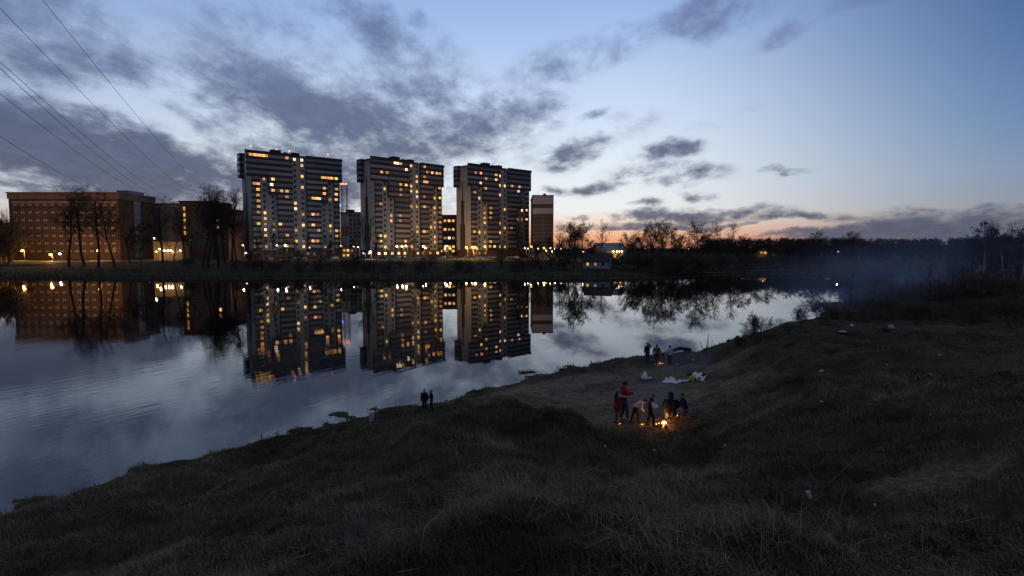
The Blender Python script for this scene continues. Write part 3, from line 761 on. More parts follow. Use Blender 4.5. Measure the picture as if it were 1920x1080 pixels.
M_path = mat('trodden_gravel', (.24, .20, .15), .9, .2, .8)
def fxy(u, v, Y): p = at(u, v, Y); return (p.x, p.y)
strip('path', [fxy(-40, 500, 247), fxy(85, 500, 248), fxy(128, 492, 262), fxy(190, 488, 274), fxy(300, 487, 282)], 3.0, M_path, 'pale lamp lit path along the far bank')
strip('road', [(-185, 300), (-120, 300), (-70, 312), (10, 335), (60, 345)], 9, M_asph, 'asphalt road and parking in front of the towers')

strip('beach', [fxy(1318, 517, 226), fxy(1380, 515, 238), fxy(1440, 513, 246), fxy(1510, 511, 252)], 2.4, mat('pale_sand', (.30, .28, .25), .9, .2, .8), 'thin pale strip of sand on the far shore')
# ------------------------------------------------------------------ street lamps
def lampmats(c, s): return glow('lamp_%s' % s, c, 40 if s != 'dim' else 8)
G_na = glow('sodium_lamp', (1.0, .43, .06), 14); G_wh = glow('white_lamp', (1.0, .72, .40), 13); G_cool = glow('cool_lamp', (.86, .90, 1.0), 12)
M_pole = mat('lamp_pole', (.10, .10, .10), .6, .2, 2)
def street_lamp(u, v, Y, kind, label, group=None, power=1.0, rad=.42, arm=.9):
    p = at(u, v, Y); g = gz(p.x, Y + 0.0)
    h = max(3.0, p.z - g)
    t = thing('street_lamp', label, 'street lamp', (p.x, Y, g), 0, group)
    mb = MB(); mb.tube((arm, 0, -.3), (arm, 0, h + .3), .11, .07, 6); mb.tube((arm, 0, h + .3), (0, 0, h + .42), .06, .05, 6); mb.build('pole', M_pole, t)
    mb = MB(); mb.box(-.38, .32, -.2, .2, h + .36, h + .56, 0); mb.build('lamp_housing', M_pole, t)
    mb = MB(); mb.ell((0, 0, h), (rad, rad, rad * .85), 10, 7); mb.build('lamp_globe', {'o': G_na, 'w': G_wh, 'c': G_cool}[kind], t)
    li = bpy.data.lights.new('lamp_light', 'POINT')
    li.energy = (1000 if kind == 'o' else 380) * power; li.color = {'o': (1.0, .48, .10), 'w': (1.0, .74, .44), 'c': (.9, .93, 1.0)}[kind]
    li.shadow_soft_size = .3
    o = bpy.data.objects.new('lamp_light', li); col.objects.link(o); o.parent = t; o.location = (0, -.3, h - rad - .45)
    return t
GB = 'orange street lamps before the brick block'
street_lamp(42, 470, 279, 'o', 'orange street lamp before the brick block, farthest from the glass wing', GB, 10, .62)
street_lamp(95, 479, 268, 'o', 'orange street lamp lowest on the slope beside the lit path', GB, 10, .62)
street_lamp(112, 476, 290, 'c', 'white street lamp close behind the low orange lamp at the path', None, 1.5, .5)
street_lamp(184, 470, 281, 'o', 'orange street lamp between big bare tree trunks before the brick block', GB, 10, .62)
street_lamp(289, 447, 285, 'w', 'small lone lamp high at the corner of the glass wing', None, .6, .3)
A = 'bright lamps along the low annex'
for u, v, l, pw in ((293, 472, 'amber lamp at the brick end of the annex', 4), (299, 467, 'tall white lamp next to the amber one at the annex', 2), (308, 470, 'white annex lamp, first of the close row of three', 2),
                (315, 470, 'white annex lamp in the middle of the close row of three', 2), (321, 470, 'white annex lamp, last of the close row of three', 2), (338, 470, 'white annex lamp standing apart at the far end', 3)):
    street_lamp(u, v, 288, 'w' if u > 295 else 'o', l, A, pw * .15, .44)
for u, v, k, l, pw in ((327, 473, 'o', 'small orange lamp between the annex lamps and the dark block', 1), (399, 460, 'w', 'nearer one of two pale lamps before the dark brick block', 1.5), (410, 460, 'w', 'second of two pale lamps before the dark brick block', 1.5),
                       (392, 466, 'o', 'yellow lamp glowing through twigs before the dark brick block', 3), (455, 460, 'w', 'high pale lamp just left of the left tower', .8), (461, 474, 'w', 'low pale lamp just left of the left tower', .8),
                       (519, 460, 'c', 'cool white lamp under the second window column of the left tower', 1), (535, 460, 'w', 'brightest lamp before the left tower', 5), (580, 464, 'w', 'pale lamp near the entrance of the left tower', 1.5),
                       (639, 461, 'w', 'bright lamp at the outer right corner of the left tower', 2.5), (663, 462, 'w', 'pale lamp left of the shop sign in the tower gap', 1.5), (671, 463, 'c', 'pale lamp right of the shop in the tower gap', 1),
                       (694, 472, 'c', 'large cool white lamp at the near corner of the middle tower', 4), (682, 475, 'c', 'small cool lamp next to the large cool white one', .5)):
    street_lamp(u, v, 306 if u < 640 else 318, k, l, 'street lamps before the left tower', pw, .36 if pw < 4 else .6)
for u, v, k, l, pw in ((744, 462, 'w', 'first lamp of the trio before the middle tower', 3), (754, 462, 'w', 'middle lamp of the trio before the middle tower', 3), (761, 461, 'w', 'third lamp of the trio before the middle tower', 3),
                       (793, 462, 'w', 'upper lamp of a pair before the right half of the middle tower', 1.5), (798, 465, 'w', 'lower lamp of a pair before the right half of the middle tower', 1.5),
                       (834, 466, 'w', 'lowest lamp before the red brick block', 2), (837, 461, 'w', 'highest lamp before the red brick block', 2), (844, 466, 'o', 'orange lamp before the red brick block', 3),
                       (874, 464, 'o', 'bright orange lamp at the pale end wall of the right tower', 7), (885, 464, 'o', 'left one of the close orange pair before the right tower', 7), (891, 464, 'o', 'right one of the close orange pair before the right tower', 7),
                       (909, 462, 'o', 'small orange lamp before the middle of the right tower', 4), (693, 479, 'w', 'low lamp among the parked cars', 1)):
    street_lamp(u, v, 324 if u < 830 else 340, k, l, 'street lamps before the middle and right towers', pw, .45 if pw > 2 else .36)
GR = 'row of lamps below the striped block'
for i, (u, v, k) in enumerate(((984, 465, 'c'), (990, 466, 'w'), (996, 462, 'o'), (1009, 466, 'w'), (1020, 465, 'o'), (1024, 470, 'w'), (1032, 465, 'w'), (1035, 471, 'w'), (1040, 467, 'c'), (1052, 467, 'w'))):
    street_lamp(u, v, 330, k, 'small street lamp in the loose row of ten below the striped block', GR, 2.2 if k == 'o' else .8, .5 if k == 'o' else .34)
for u, v, Y, k, l, pw in ((1093, 472, 300, 'w', 'single lamp among trees between the house and the striped block', .6), (1211, 466, 300, 'o', 'small orange lamp deep in trees right of the hall', .6),
                          (1291, 467, 330, 'o', 'tiny orange lamp in dark trees at mid far bank', .4), (1571, 472, 300, 'w', 'lone pale lamp in front of the dark far wood', .1)):
    street_lamp(u, v, Y, k, l, None, pw, .3 if u < 1500 else .16)
for i, u in enumerate((1150, 1157, 1161, 1166)):
    street_lamp(u, 471.5, 283.5, 'w', 'white lamp in the row of four under the eaves of the hall', 'lamps under the eaves of the hall', .3, .34, .2)
p = at(1431, 474, 336)
li = bpy.data.lights.new('cabin_light', 'POINT'); li.energy = 260; li.color = (1, .45, .12); li.shadow_soft_size = .3
o = bpy.data.objects.new('cabin_light', li); col.objects.link(o); o.location = (p.x, 335, p.z + 1)
p = at(652, 478, 350.5)

# ------------------------------------------------------------------ parked cars
def car_parts():
    prof = [(-2.1, .35), (-2.1, .85), (-1.95, .98), (-1.55, 1.02), (-1.0, 1.45), (.55, 1.47), (1.15, 1.02), (1.95, .88), (2.1, .7), (2.1, .35)]
    b_ = MB(); n = len(prof)
    for sgn, yy in ((0, -.85), (1, .85)): pass
    vs = []
    for y in (-.86, .86):
        for x, z in prof:
            k = .82 if z > 1.1 else 1.0; vs.append((x, y * k, z))
    fs = [tuple(range(n - 1, -1, -1)), tuple(range(n, 2 * n))] + [(i, (i + 1) % n, n + (i + 1) % n, n + i) for i in range(n)]
    b_.add(vs, [f[::-1] for f in fs])
    g = MB()
    for y in (-1, 1):
        v = [(-1.35, .86 * y, 1.06), (.95, .86 * y, 1.06), (.5, .73 * y, 1.4), (-.95, .73 * y, 1.4)]
        g.add(v, [(0, 1, 2, 3) if y < 0 else (3, 2, 1, 0)])
    g.add([(.62, -.66, 1.45), (.62, .66, 1.45), (1.14, .76, 1.06), (1.14, -.76, 1.06)], [(0, 3, 2, 1)]); g.add([(-1.06, -.66, 1.44), (-1.06, .66, 1.44), (-1.56, .76, 1.06), (-1.56, -.76, 1.06)], [(0, 1, 2, 3)])
    w = MB(); w.tube((0, -.1, 0), (0, .1, 0), .33, .33, 14, 0); w.tube((0, -.115, 0), (0, .115, 0), .2, .2, 10, 1)
    h = MB(); h.ell((0, 0, 0), (.05, .16, .09), 8, 6)
    return b_, g, w, h
cb, cg, cw, chl = car_parts()
M_tyre = mat('tyre_rubber', (.02, .02, .02), .9); M_lampglass = mat('lamp_glass', (.5, .5, .5), .2, .1, 4, .6)
paints = [mat('car_paint_%s' % n, c, .3, .08, 1, .6) for n, c in (('silver', (.42, .42, .43)), ('white', (.68, .68, .66)), ('black', (.03, .03, .035)), ('maroon', (.16, .03, .03)), ('beige', (.35, .29, .2)))]
car_m = [cb.mesh('body', p_) for p_ in paints]; cgm = cg.mesh('window', M_glass); cwm = cw.mesh('wheel', [M_tyre, M_metal]); chm = chl.mesh('headlight', M_lampglass)
cars = [(497, 0), (506, 2), (555, 1), (566, 0), (603, 4), (628, 1), (640, 2), (716, 3), (726, 0), (738, 4), (749, 1), (758, 2), (766, 0), (785, 1), (796, 2), (812, 2), (822, 0), (832, 1), (843, 2), (852, 0), (874, 4), (884, 4), (895, 1), (905, 1), (916, 0), (926, 1), (936, 2), (958, 4), (968, 0)]
cname = ['silver', 'white', 'black', 'maroon', 'beige']
for i, (u, k) in enumerate(cars):
    Y = 296 + (u - 480) * .075; p = at(u, 487, Y)
    near_t = 'left' if u < 660 else ('middle' if u < 815 else 'right') 
    t = thing('parked_car', '%s car parked in the row at the foot of the %s tower' % (cname[k], near_t), 'car', (p.x, Y, gz(p.x, Y) + .05), rnd.choice((.12, 1.2, .3, 1.75, .2 + PI)), 'cars parked below the towers')
    link('body', car_m[k], t); link('window', cgm, t)
    for x in (-1.3, 1.3):
        for y in (-.78, .78): link('wheel', cwm, t, (x, y, .33))
    for y in (-.6, .6): link('headlight', chm, t, (2.07, y, .68))

# ------------------------------------------------------------------ overhead cables
M_cable = mat('black_cable', (.012, .012, .015), .6)
def cable(a, b_, Ya, Yb, sag, label, r=.035):
    pa, pb = at(*a, Ya), at(*b_, Yb)
    d = (pb - pa); p0 = pa - d * .25
    mb = MB(); N = 40; pts = []
    for i in range(N + 1):
        t = i / N * 1.25 - .25
        q = pa + d * t; q.z -= sag * 4 * max(-.3, t * (1 - t)); pts.append(q)
    for i in range(N): mb.tube(pts[i], pts[i + 1], r, r, 5, 0, False)
    tag(mb.build('power_line', M_cable), label, 'power line', 'overhead power lines crossing the sky')
for a, b_, sg, l in (((80, 0), (378, 350), 1.5, 'uppermost overhead power line, running down to the big bare trees'), ((0, 15), (352, 360), 1.6, 'second overhead power line from the top, just under the uppermost'),
                     ((0, 116), (322, 372), 2.2, 'upper strand of the close pair of overhead power lines'), ((0, 128), (305, 372), 2.6, 'lower strand of the close pair of overhead power lines'),
                     ((0, 176), (290, 372), 2.0, 'overhead power line ending above the glass wing, second lowest'), ((0, 256), (190, 358), 1.2, 'lowest overhead power line, dipping to the brick roof')):
    cable(a, b_, 75, 300, sg, l, .036)
# ------------------------------------------------------------------ bare trees, shrubs and the far wood
def grow_tree(seed, H=20.0, base=.25, spread=.9, nl=14, sub=6, tw=6, fine=4, r0=.32, up=.5, twr=.03, lean=0.0, multi=1, droop=0.0, vase=False):
    R = random.Random(seed)
    trunk, crown = [], []
    def branch(p, d, L, r, level, out, n):
        pts = [(p, r)]
        q = p.copy(); dd = d.copy()
        for k in range(n):
            dd = (dd + Vector((R.gauss(0, 1), R.gauss(0, 1), R.gauss(0, 1))) * ((.12 if multi > 1 else .04) if level == 0 else .12 + .05 * level) + Vector((0, 0, up * .12 - droop * .22 * level * (k / n)))).normalized()
            q2 = q + dd * (L / n); rr = max(twr * .55, r * (1 - .75 * (k + 1) / n))
            out.append((q, q2, pts[-1][1], rr)); pts.append((q2, rr)); q = q2
        return pts
    def side(d, ang):
        a = R.uniform(0, 2 * PI); t = Vector((math.cos(a), math.sin(a), 0))
        ax = d.cross(t)
        if ax.length < .05: ax = Vector((1, 0, 0))
        ax.normalize(); v = d.copy(); v.rotate(Matrix.Rotation(ang, 3, ax)); v.rotate(Matrix.Rotation(a, 3, d)); return v
    for mstem in range(multi):
        d0 = Vector((lean + R.gauss(0, .05 + .2 * (multi > 1)), R.gauss(0, .05 + .2 * (multi > 1)), 1)).normalized()
        tp = branch(Vector((R.gauss(0, .2) * (multi > 1), R.gauss(0, .2) * (multi > 1), -.3)), d0, H * .86 * (R.uniform(.75, 1) if multi > 1 else 1), r0, 0, trunk, 9)
        for i in range(nl):
            f = base + (1 - base) * (i + R.random()) / nl
            k = min(8, int(f * 9)); p = tp[k][0].lerp(tp[k + 1][0], f * 9 - k); r = tp[k][1]
            L = H * spread * .42 * ((1.15 - .75 * f) if not vase else (.95 - .45 * f)) * R.uniform(.7, 1.2)
            dd = side(d0, R.uniform(.5, 1.05) if not vase else R.uniform(.3, .8))
            lp = branch(p, dd, L, max(twr * 1.6, r * .5), 1, crown, 4)
            for j in range(sub):
                g = .25 + .75 * (j + R.random()) / sub; kk = min(3, int(g * 4)); pp = lp[kk][0].lerp(lp[kk + 1][0], g * 4 - kk)
                d2 = side((lp[kk + 1][0] - lp[kk][0]).normalized(), R.uniform(.4, .95))
                sp_ = branch(pp, d2, L * R.uniform(.3, .55), max(twr, lp[kk][1] * .55), 2, crown, 3)
                for m in range(tw):
                    h = (m + R.random()) / tw; k3 = min(2, int(h * 3)); p3 = sp_[k3][0].lerp(sp_[k3 + 1][0], h * 3 - k3)
                    d3 = side((sp_[k3 + 1][0] - sp_[k3][0]).normalized(), R.uniform(.35, .9))
                    tp3 = branch(p3, d3, L * R.uniform(.14, .28), twr, 3, crown, 2)
                    for z in range(fine):
                        p4 = tp3[1][0].lerp(tp3[2][0], R.random())
                        d4 = side((tp3[2][0] - tp3[1][0]).normalized(), R.uniform(.3, .8))
                        branch(p4, d4, L * R.uniform(.07, .15), twr * .8, 4, crown, 1)
    return trunk, crown
def segs_mesh(name, segs, n, m):
    A = np.array([tuple(s[0]) for s in segs]); B = np.array([tuple(s[1]) for s in segs])
    ra = np.array([s[2] for s in segs]); rb = np.array([s[3] for s in segs])
    d = B - A; d /= np.maximum(np.linalg.norm(d, axis=1), 1e-9)[:, None]
    t = np.where(np.abs(d[:, 2:3]) < .9, np.array([[0, 0, 1.0]]), np.array([[1.0, 0, 0]]))
    x = np.cross(d, t); x /= np.linalg.norm(x, axis=1)[:, None]; y = np.cross(d, x)
    V = []
    for P_, r in ((A, ra), (B, rb)):
        for k in range(n):
            w = 2 * PI * k / n; V.append(P_ + (x * math.cos(w) + y * math.sin(w)) * r[:, None])
    V = np.stack(V, 1).reshape(-1, 3)
    base = np.arange(len(segs))[:, None] * 2 * n
    F = np.stack([np.stack([base[:, 0] + k, base[:, 0] + (k + 1) % n, base[:, 0] + n + (k + 1) % n, base[:, 0] + n + k], 1) for k in range(n)], 1).reshape(-1, 4)
    return np_mesh(name, V, F.ravel(), np.full(len(F), 4), m, smooth=True)
M_bark = mat('dark_bark', (.045, .038, .033), .95, .3, 3)
M_twig = mat('twig_bark', (.050, .040, .034), .95, .25, 1)
M_birch = mat('birch_bark', (.30, .29, .28), .85, .5, 2.5)
M_scrub = mat('scrub_twig', (.12, .095, .075), .95, .3, 1)
M_birchtwig = mat('birch_twig', (.05, .036, .034), .95, .25, 1)
PROTO = {}
def proto(key, mt, mc, **kw):
    tr, cr = grow_tree(**kw)
    zs = max(max(s[1].z for s in tr), max(s[1].z for s in cr))
    PROTO[key] = (segs_mesh('trunk', tr, 7, mt), segs_mesh('crown', cr, 3, mc), zs, [segs_mesh('stem', tr[i:i + 9], 6, mt) for i in range(0, len(tr), 9)] if kw.get('multi', 1) > 1 else None)
for i in range(4): proto('wide%d' % i, M_bark, M_twig, seed=30 + i, H=20, base=.38, spread=.95, nl=17, sub=6, tw=6, fine=5, r0=.32, up=.8, twr=.015, vase=True)
for i in range(4): proto('full%d' % i, M_bark, M_twig, seed=140 + i, H=20, base=.2, spread=1.05, nl=20, sub=7, tw=6, fine=5, r0=.34, up=.6, twr=.030)
for i in range(3): proto('slim%d' % i, M_bark, M_twig, seed=50 + i, H=20, base=.36, spread=.7, nl=17, sub=6, tw=5, fine=4, r0=.22, up=.9, twr=.016, vase=True)
for i in range(3): proto('thin%d' % i, M_bark, M_twig, seed=60 + i, H=12, base=.2, spread=.8, nl=11, sub=4, tw=5, fine=4, r0=.12, up=.9, twr=.034)
for i in range(2): proto('birch%d' % i, M_birch, M_birchtwig, seed=70 + i, H=18, base=.45, spread=.62, nl=16, sub=6, tw=6, fine=3, r0=.2, up=.7, twr=.034, droop=1.4)
for i in range(4): proto('shrub%d' % i, M_scrub, M_scrub, seed=80 + i, H=5, base=.08, spread=1.25, nl=9, sub=5, tw=5, fine=4, r0=.045, up=.9, twr=.016, multi=5)
for i in range(2): proto('sapling%d' % i, M_bark, M_twig, seed=90 + i, H=6, base=.3, spread=.5, nl=9, sub=3, tw=3, fine=2, r0=.05, up=1.0, twr=.011)
def plant(name, key, x, y, h, label, cat, group, wid=1.0, rz=None, z=None):
    a, b_, zs, stems = PROTO[key]; s = h / zs
    t = thing(name, label, cat, (x, y, gz(x, y) if z is None else z), rnd.uniform(0, 6.28) if rz is None else rz, group)
    t.scale = (s * wid, s * wid, s)
    if stems:
        for m_ in stems: link('stem', m_, t)
    else: link('trunk', a, t)
    link('crown' if name != 'shrub' else 'twigs', b_, t)
    return t
ORD = ['first', 'second', 'third', 'fourth', 'fifth', 'sixth', 'seventh', 'eighth', 'ninth', 'tenth', 'eleventh', 'twelfth', 'thirteenth', 'fourteenth', 'fifteenth', 'sixteenth', 'seventeenth', 'eighteenth', 'nineteenth', 'twentieth']
def rows(name, cat, group, fmt, items):
    """items: (u, v_top, Y, proto, width)"""
    for i, (u, vt, Y, key, w) in enumerate(items):
        p = at(u, vt, Y); g = gz(p.x, Y)
        plant(name, key, p.x, Y, (p.z - g) * 1.06, fmt.format(o=ORD[i]), cat, group, w)
rows('bare_tree', 'tree', 'bare trees before the brick block', '{o} tall bare tree before the brick block, counted from its lamp end',
     [(14, 392, 300, 'wide2', .9), (122, 353, 237, 'wide0', 1.2), (152, 355, 240, 'slim0', 1.6), (178, 352, 236, 'wide1', 1.15), (209, 366, 238, 'slim1', 1.5), (240, 400, 246, 'thin1', 1.2), (262, 416, 244, 'thin2', 1.2)])
rows('bare_tree', 'tree', 'bare trees before the dark office blocks', '{o} bare tree before the glass wing and dark block, counted from the brick block',
     [(300, 368, 246, 'slim2', 1.5), (322, 400, 250, 'thin0', 1.3), (345, 384, 250, 'slim0', 1.1), (374, 347, 228, 'wide3', 1.3), (385, 352, 230, 'slim1', 1.8), (405, 351, 236, 'wide0', 1.25), (418, 366, 246, 'wide1', 1.2), (432, 354, 240, 'wide2', 1.2), (441, 362, 244, 'slim0', 1.1)])
rows('bare_tree', 'tree', 'small bare trees before the left tower', '{o} small bare tree before the left tower, counted from the brick block side',
     [(468, 436, 252, 'thin0', 1), (482, 428, 258, 'thin1', 1), (496, 438, 250, 'thin2', 1.1), (512, 420, 246, 'thin1', .9), (530, 446, 256, 'thin0', 1.1), (556, 452, 246, 'thin2', 1.1), (580, 440, 260, 'thin1', 1), (600, 446, 254, 'thin0', 1.1), (616, 436, 248, 'thin2', 1), (640, 446, 252, 'thin1', 1)])
rows('bare_tree', 'tree', 'bare trees before the middle tower', '{o} bare tree before the middle tower, counted from the mast',
     [(662, 446, 256, 'thin2', 1.1), (682, 408, 252, 'slim2', .9), (693, 400, 262, 'slim0', .95), (704, 440, 254, 'thin1', 1), (738, 456, 252, 'thin0', 1), (776, 432, 252, 'wide1', .6), (790, 450, 256, 'thin2', 1)])
rows('bare_tree', 'tree', 'bare trees by the right tower and the striped block', '{o} bare tree near the right tower and striped block, counted from the red brick block',
     [(856, 462, 262, 'thin0', 1), (942, 450, 252, 'thin1', 1.1), (974, 418, 234, 'wide3', .72), (990, 440, 246, 'thin2', 1.2), (1008, 450, 240, 'full0', .9), (1030, 442, 250, 'full1', .9), (1048, 424, 262, 'slim2', 1.2)])
rows('bare_tree', 'tree', 'dark trees between the striped block and the hall', '{o} dark crowned bare tree between striped block and hall, counted from the block',
     [(1066, 418, 248, 'full2', .9), (1076, 414, 226, 'full3', .9), (1092, 416, 246, 'full1', .9), (1108, 446, 236, 'full0', 1.1), (1125, 413, 268, 'slim1', 1.3)])
rows('bare_tree', 'tree', 'bare trees along the far bank right of the hall', '{o} bare tree on the far bank beyond the hall, counted from the hall',
     [(1178, 436, 252, 'full0', 1.1), (1190, 446, 234, 'full1', 1.2), (1206, 426, 258, 'full2', 1), (1222, 414, 240, 'full3', .9), (1243, 412, 250, 'full0', .85), (1262, 424, 232, 'full1', 1), (1282, 440, 240, 'full2', 1.2), (1310, 412, 226, 'full3', .85),
      (1328, 436, 246, 'full1', 1), (1353, 418, 262, 'slim0', 1.3), (1370, 419, 262, 'slim2', 1.3), (1386, 440, 256, 'full0', 1), (1410, 446, 258, 'full2', 1.2), (1440, 444, 270, 'full1', 1.2), (1530, 432, 300, 'full3', 1.1), (1598, 433, 300, 'full0', 1.1)])
# shoreline bushes of the far bank
it = [(u, vt, Y, 'shrub%d' % (i % 4), w) for i, (u, vt, Y, w) in enumerate([(1150, 486, 236, 1.6), (1172, 474, 232, 1.5), (1196, 470, 226, 1.6), (1220, 468, 222, 1.6), (1246, 470, 216, 1.6), (1272, 474, 214, 1.7), (1298, 470, 216, 1.6), (1322, 476, 222, 1.6), (1350, 474, 236, 1.6), (1380, 476, 240, 1.6), (1410, 476, 246, 1.7), (1442, 478, 250, 1.7), (1474, 478, 258, 1.7), (1506, 478, 262, 1.7), (1540, 478, 262, 1.8)])]
rows('shrub', 'shrub', 'waterside bushes on the far bank beyond the house', '{o} dark waterside bush on the far bank, counted from the whitewashed house', it)
it = [(u, vt, Y, 'shrub%d' % (i % 4), w) for i, (u, vt, Y, w) in enumerate([(350, 484, 232, 1.6), (440, 486, 226, 1.4), (478, 486, 226, 1.6), (520, 490, 222, 1.6), (560, 492, 220, 1.7), (600, 490, 222, 1.6), (644, 486, 226, 1.5), (688, 488, 224, 1.6), (724, 494, 218, 1.7), (784, 488, 222, 1.5), (880, 496, 220, 1.6), (966, 490, 220, 1.4), (1000, 482, 228, 1.5), (1030, 480, 232, 1.5), (1060, 478, 226, 1.5)])]
rows('shrub', 'shrub', 'low bushes on the bank before the towers', '{o} low bush on the far bank before the towers, counted from the brick block', it)
# far wood on the right: one mass
def mass(name, label, keys, spots):
    A, n0, LO, SZ = [], 0, [], []
    for (x, y, h, key, w) in spots:
        for me, s_ in ((PROTO[key][0], 1), (PROTO[key][1], 1)):
            n = len(me.vertices); V = np.empty(n * 3, np.float32); me.vertices.foreach_get('co', V); V = V.reshape(-1, 3)
            l = np.empty(len(me.loops), np.int32); me.loops.foreach_get('vertex_index', l)
            s = h / PROTO[key][2]; a = rnd.uniform(0, 6.28); c, sn = math.cos(a), math.sin(a)
            W = np.c_[(V[:, 0] * c - V[:, 1] * sn) * s * w + x, (V[:, 0] * sn + V[:, 1] * c) * s * w + y, V[:, 2] * s + gz(x, y)]
            A.append(W); LO.append(l + n0); n0 += n; SZ.append(np.full(len(me.polygons), 4))
    o = link(name, np_mesh(name, np.concatenate(A), np.concatenate(LO), np.concatenate(SZ), M_twig))
    return tag(o, label, kind='stuff')
for i in range(2): proto('mass%d' % i, M_bark, M_twig, seed=120 + i, H=16, base=.05, spread=1.15, nl=16, sub=5, tw=5, fine=0, r0=.3, up=.35, twr=.085)
sp_ = []
for k in range(330):
    u = rnd.uniform(1325, 2060); Y = rnd.uniform(285, 430)
    vt = 446 + rnd.gauss(0, 1.2) - (3 if u > 1800 else 0) + (Y < 330) * rnd.uniform(0, 14)
    if 1408 < u < 1456 and Y < 345: continue
    p = at(u, vt, Y); g = gz(p.x, Y); sp_.append((p.x, Y, max(5, p.z - g), 'mass%d' % (k % 2), 1.15))
mass('forest', 'dark leafless wood closing the far side of the lake', None, sp_)
sp_ = []
for k in range(150):                                              # scattered growth along the whole far bank, behind the rows
    u = rnd.choice((rnd.uniform(-60, 20), rnd.uniform(1040, 1330), rnd.uniform(1040, 1330))); Y = rnd.uniform(252, 330)
    vt = rnd.uniform(452, 478) if u > 100 else rnd.uniform(405, 450)
    if 1085 < u < 1180 and Y < 300: continue
    p = at(u, vt, Y); g = gz(p.x, Y); sp_.append((p.x, Y, max(3, p.z - g), 'mass%d' % (k % 2), 1.2))
for k in range(110):
    u = rnd.uniform(430, 1060); Y = rnd.uniform(222, 250); vt = rnd.uniform(487, 504) - (rnd.random() < .2) * 14
    p = at(u, vt, Y); g = gz(p.x, Y); sp_.append((p.x, Y, max(1.2, p.z - g), 'mass%d' % (k % 2), 2.2))
mass('undergrowth', 'dark scrub between the houses of the far bank', None, sp_)

# near right bank: birches, saplings, scrub
rows('birch', 'tree', 'birches on the near bank', '{o} white stemmed birch on the near bank, counted from the water',
     [(1851, 418, 88, 'birch0', 1.05), (1893, 424, 92, 'birch1', 1.0), (1922, 430, 96, 'birch0', .9)])
rows('bare_tree', 'tree', 'bare trees behind the birches', '{o} dark bare tree crowding behind the birches, counted from the water',
     [(1790, 452, 112, 'full0', .8), (1828, 436, 106, 'full1', .8), (1862, 426, 104, 'full2', .7), (1886, 432, 110, 'full3', .8), (1912, 424, 104, 'full1', .8)])
rows('sapling', 'sapling', 'leafless saplings in the smoke', '{o} thin leafless sapling in the smoky scrub, counted from the water',
     [(1597, 516, 72, 'sapling0', 1), (1640, 540, 74, 'sapling1', 1.2), (1672, 530, 78, 'sapling0', 1), (1745, 498, 70, 'sapling1', 1), (1764, 516, 72, 'sapling0', 1), (1788, 520, 74, 'sapling1', 1), (1803, 500, 76, 'sapling0', 1), (1840, 512, 72, 'sapling1', 1.1), (1880, 500, 70, 'sapling0', 1.2)])
it = []
for i in range(18):
    u = 1535 + i * 23.5 + rnd.uniform(-8, 8); Y = 84 + (i % 3) * 9 + rnd.uniform(-3, 3)
    it.append((u, (572 if i < 2 else 545 if i < 5 else 528) + rnd.uniform(-12, 12) - i * .8, Y, 'shrub%d' % (i % 4), 1.7))
rows('shrub', 'shrub', 'scrub on the near bank behind the smoke', '{o} dull brown bush of the near bank scrub, counted from the water', it)
it = [(1566 + i * 27 + rnd.uniform(-9, 9), 572 - i * .8 + rnd.uniform(-12, 10), 60 + (i % 3) * 5 + rnd.uniform(-2, 2), 'shrub%d' % (i % 4), 1.7) for i in range(14)]
rows('shrub', 'shrub', 'nearest scrub of the right bank', '{o} low tangled bush at the front of the near bank scrub, counted from the water', it)
it = [(1600 + i * 26, 500 - i * 2.2 + rnd.uniform(-14, 10), 118 + rnd.uniform(-10, 14), 'thin%d' % (i % 3), 1.5) for i in range(14)]
rows('bare_tree', 'tree', 'dusky trees behind the near bank scrub', '{o} dusky bare tree behind the near bank scrub, counted from the water', it)
for (u, vf, vt, key, w, l) in ((1420, 641, 580, 'shrub1', .9, 'round leafless bush standing on the bank crest against the bright water'), (1500, 612, 571, 'shrub2', .8, 'leafless bush beside the leaning branch at the bank crest'),
                               (1478, 622, 604, 'shrub0', 1.1, 'low twiggy bush on the crest between two bigger bushes'), (1395, 645, 628, 'shrub3', 1.2, 'smallest twiggy bush low on the bank crest near the reddish stump'), (1545, 606, 590, 'shrub3', 1.6, 'wide low bramble around the leaning branch')):
    b_ = hit(u, vf + 3); p = at(u, vt, b_.y)
    plant('shrub', key, b_.x, b_.y, max(.6, p.z - b_.z), l, 'shrub', 'bushes on the bank crest', w, z=b_.z - .05)
# dead stick at the water's edge
b_ = hit(1325, 664)
mb = MB(); P0 = b_ - Vector((0, 0, .1))
s = b_.y / FPX
def sk(pts, r):
    for i in range(len(pts) - 1): mb.tube(P0 + Vector((pts[i][0] * s, 0.02 * i, pts[i][1] * s)), P0 + Vector((pts[i + 1][0] * s, .02 * (i + 1), pts[i + 1][1] * s)), r * (1 - .25 * i), r * (1 - .25 * (i + 1)), 6, 0, False)
sk([(0, 0), (0, 14), (2, 28), (4, 44)], .06); sk([(-1, 6), (-8, 14), (-13, 26)], .04); sk([(8, 0), (9, 16), (11, 30)], .03); sk([(0, 12), (4, 20), (3, 27)], .025)
tag(mb.build('dead_sapling', M_bark), 'dead forked sapling sticking up at the water edge', 'sapling')
b_ = hit(1545, 604); s = b_.y / FPX; mb = MB()
P0 = b_; sk([(8, 4), (-8, 9), (-22, 5), (-31, -4)], .07); sk([(-30, -1), (-20, -10), (-16, -14)], .04)
tag(mb.build('fallen_branch', M_bark), 'bent fallen branch leaning out over the water from the crest', 'branch')
b_ = hit(1381, 646); mb = MB(); mb.tube(b_ - Vector((0, 0, .2)), b_ + Vector((0, 0, .5)), .28, .2, 9); mb.tube(b_ + Vector((0, 0, .5)), b_ + Vector((.05, 0, .72)), .2, .06, 9)
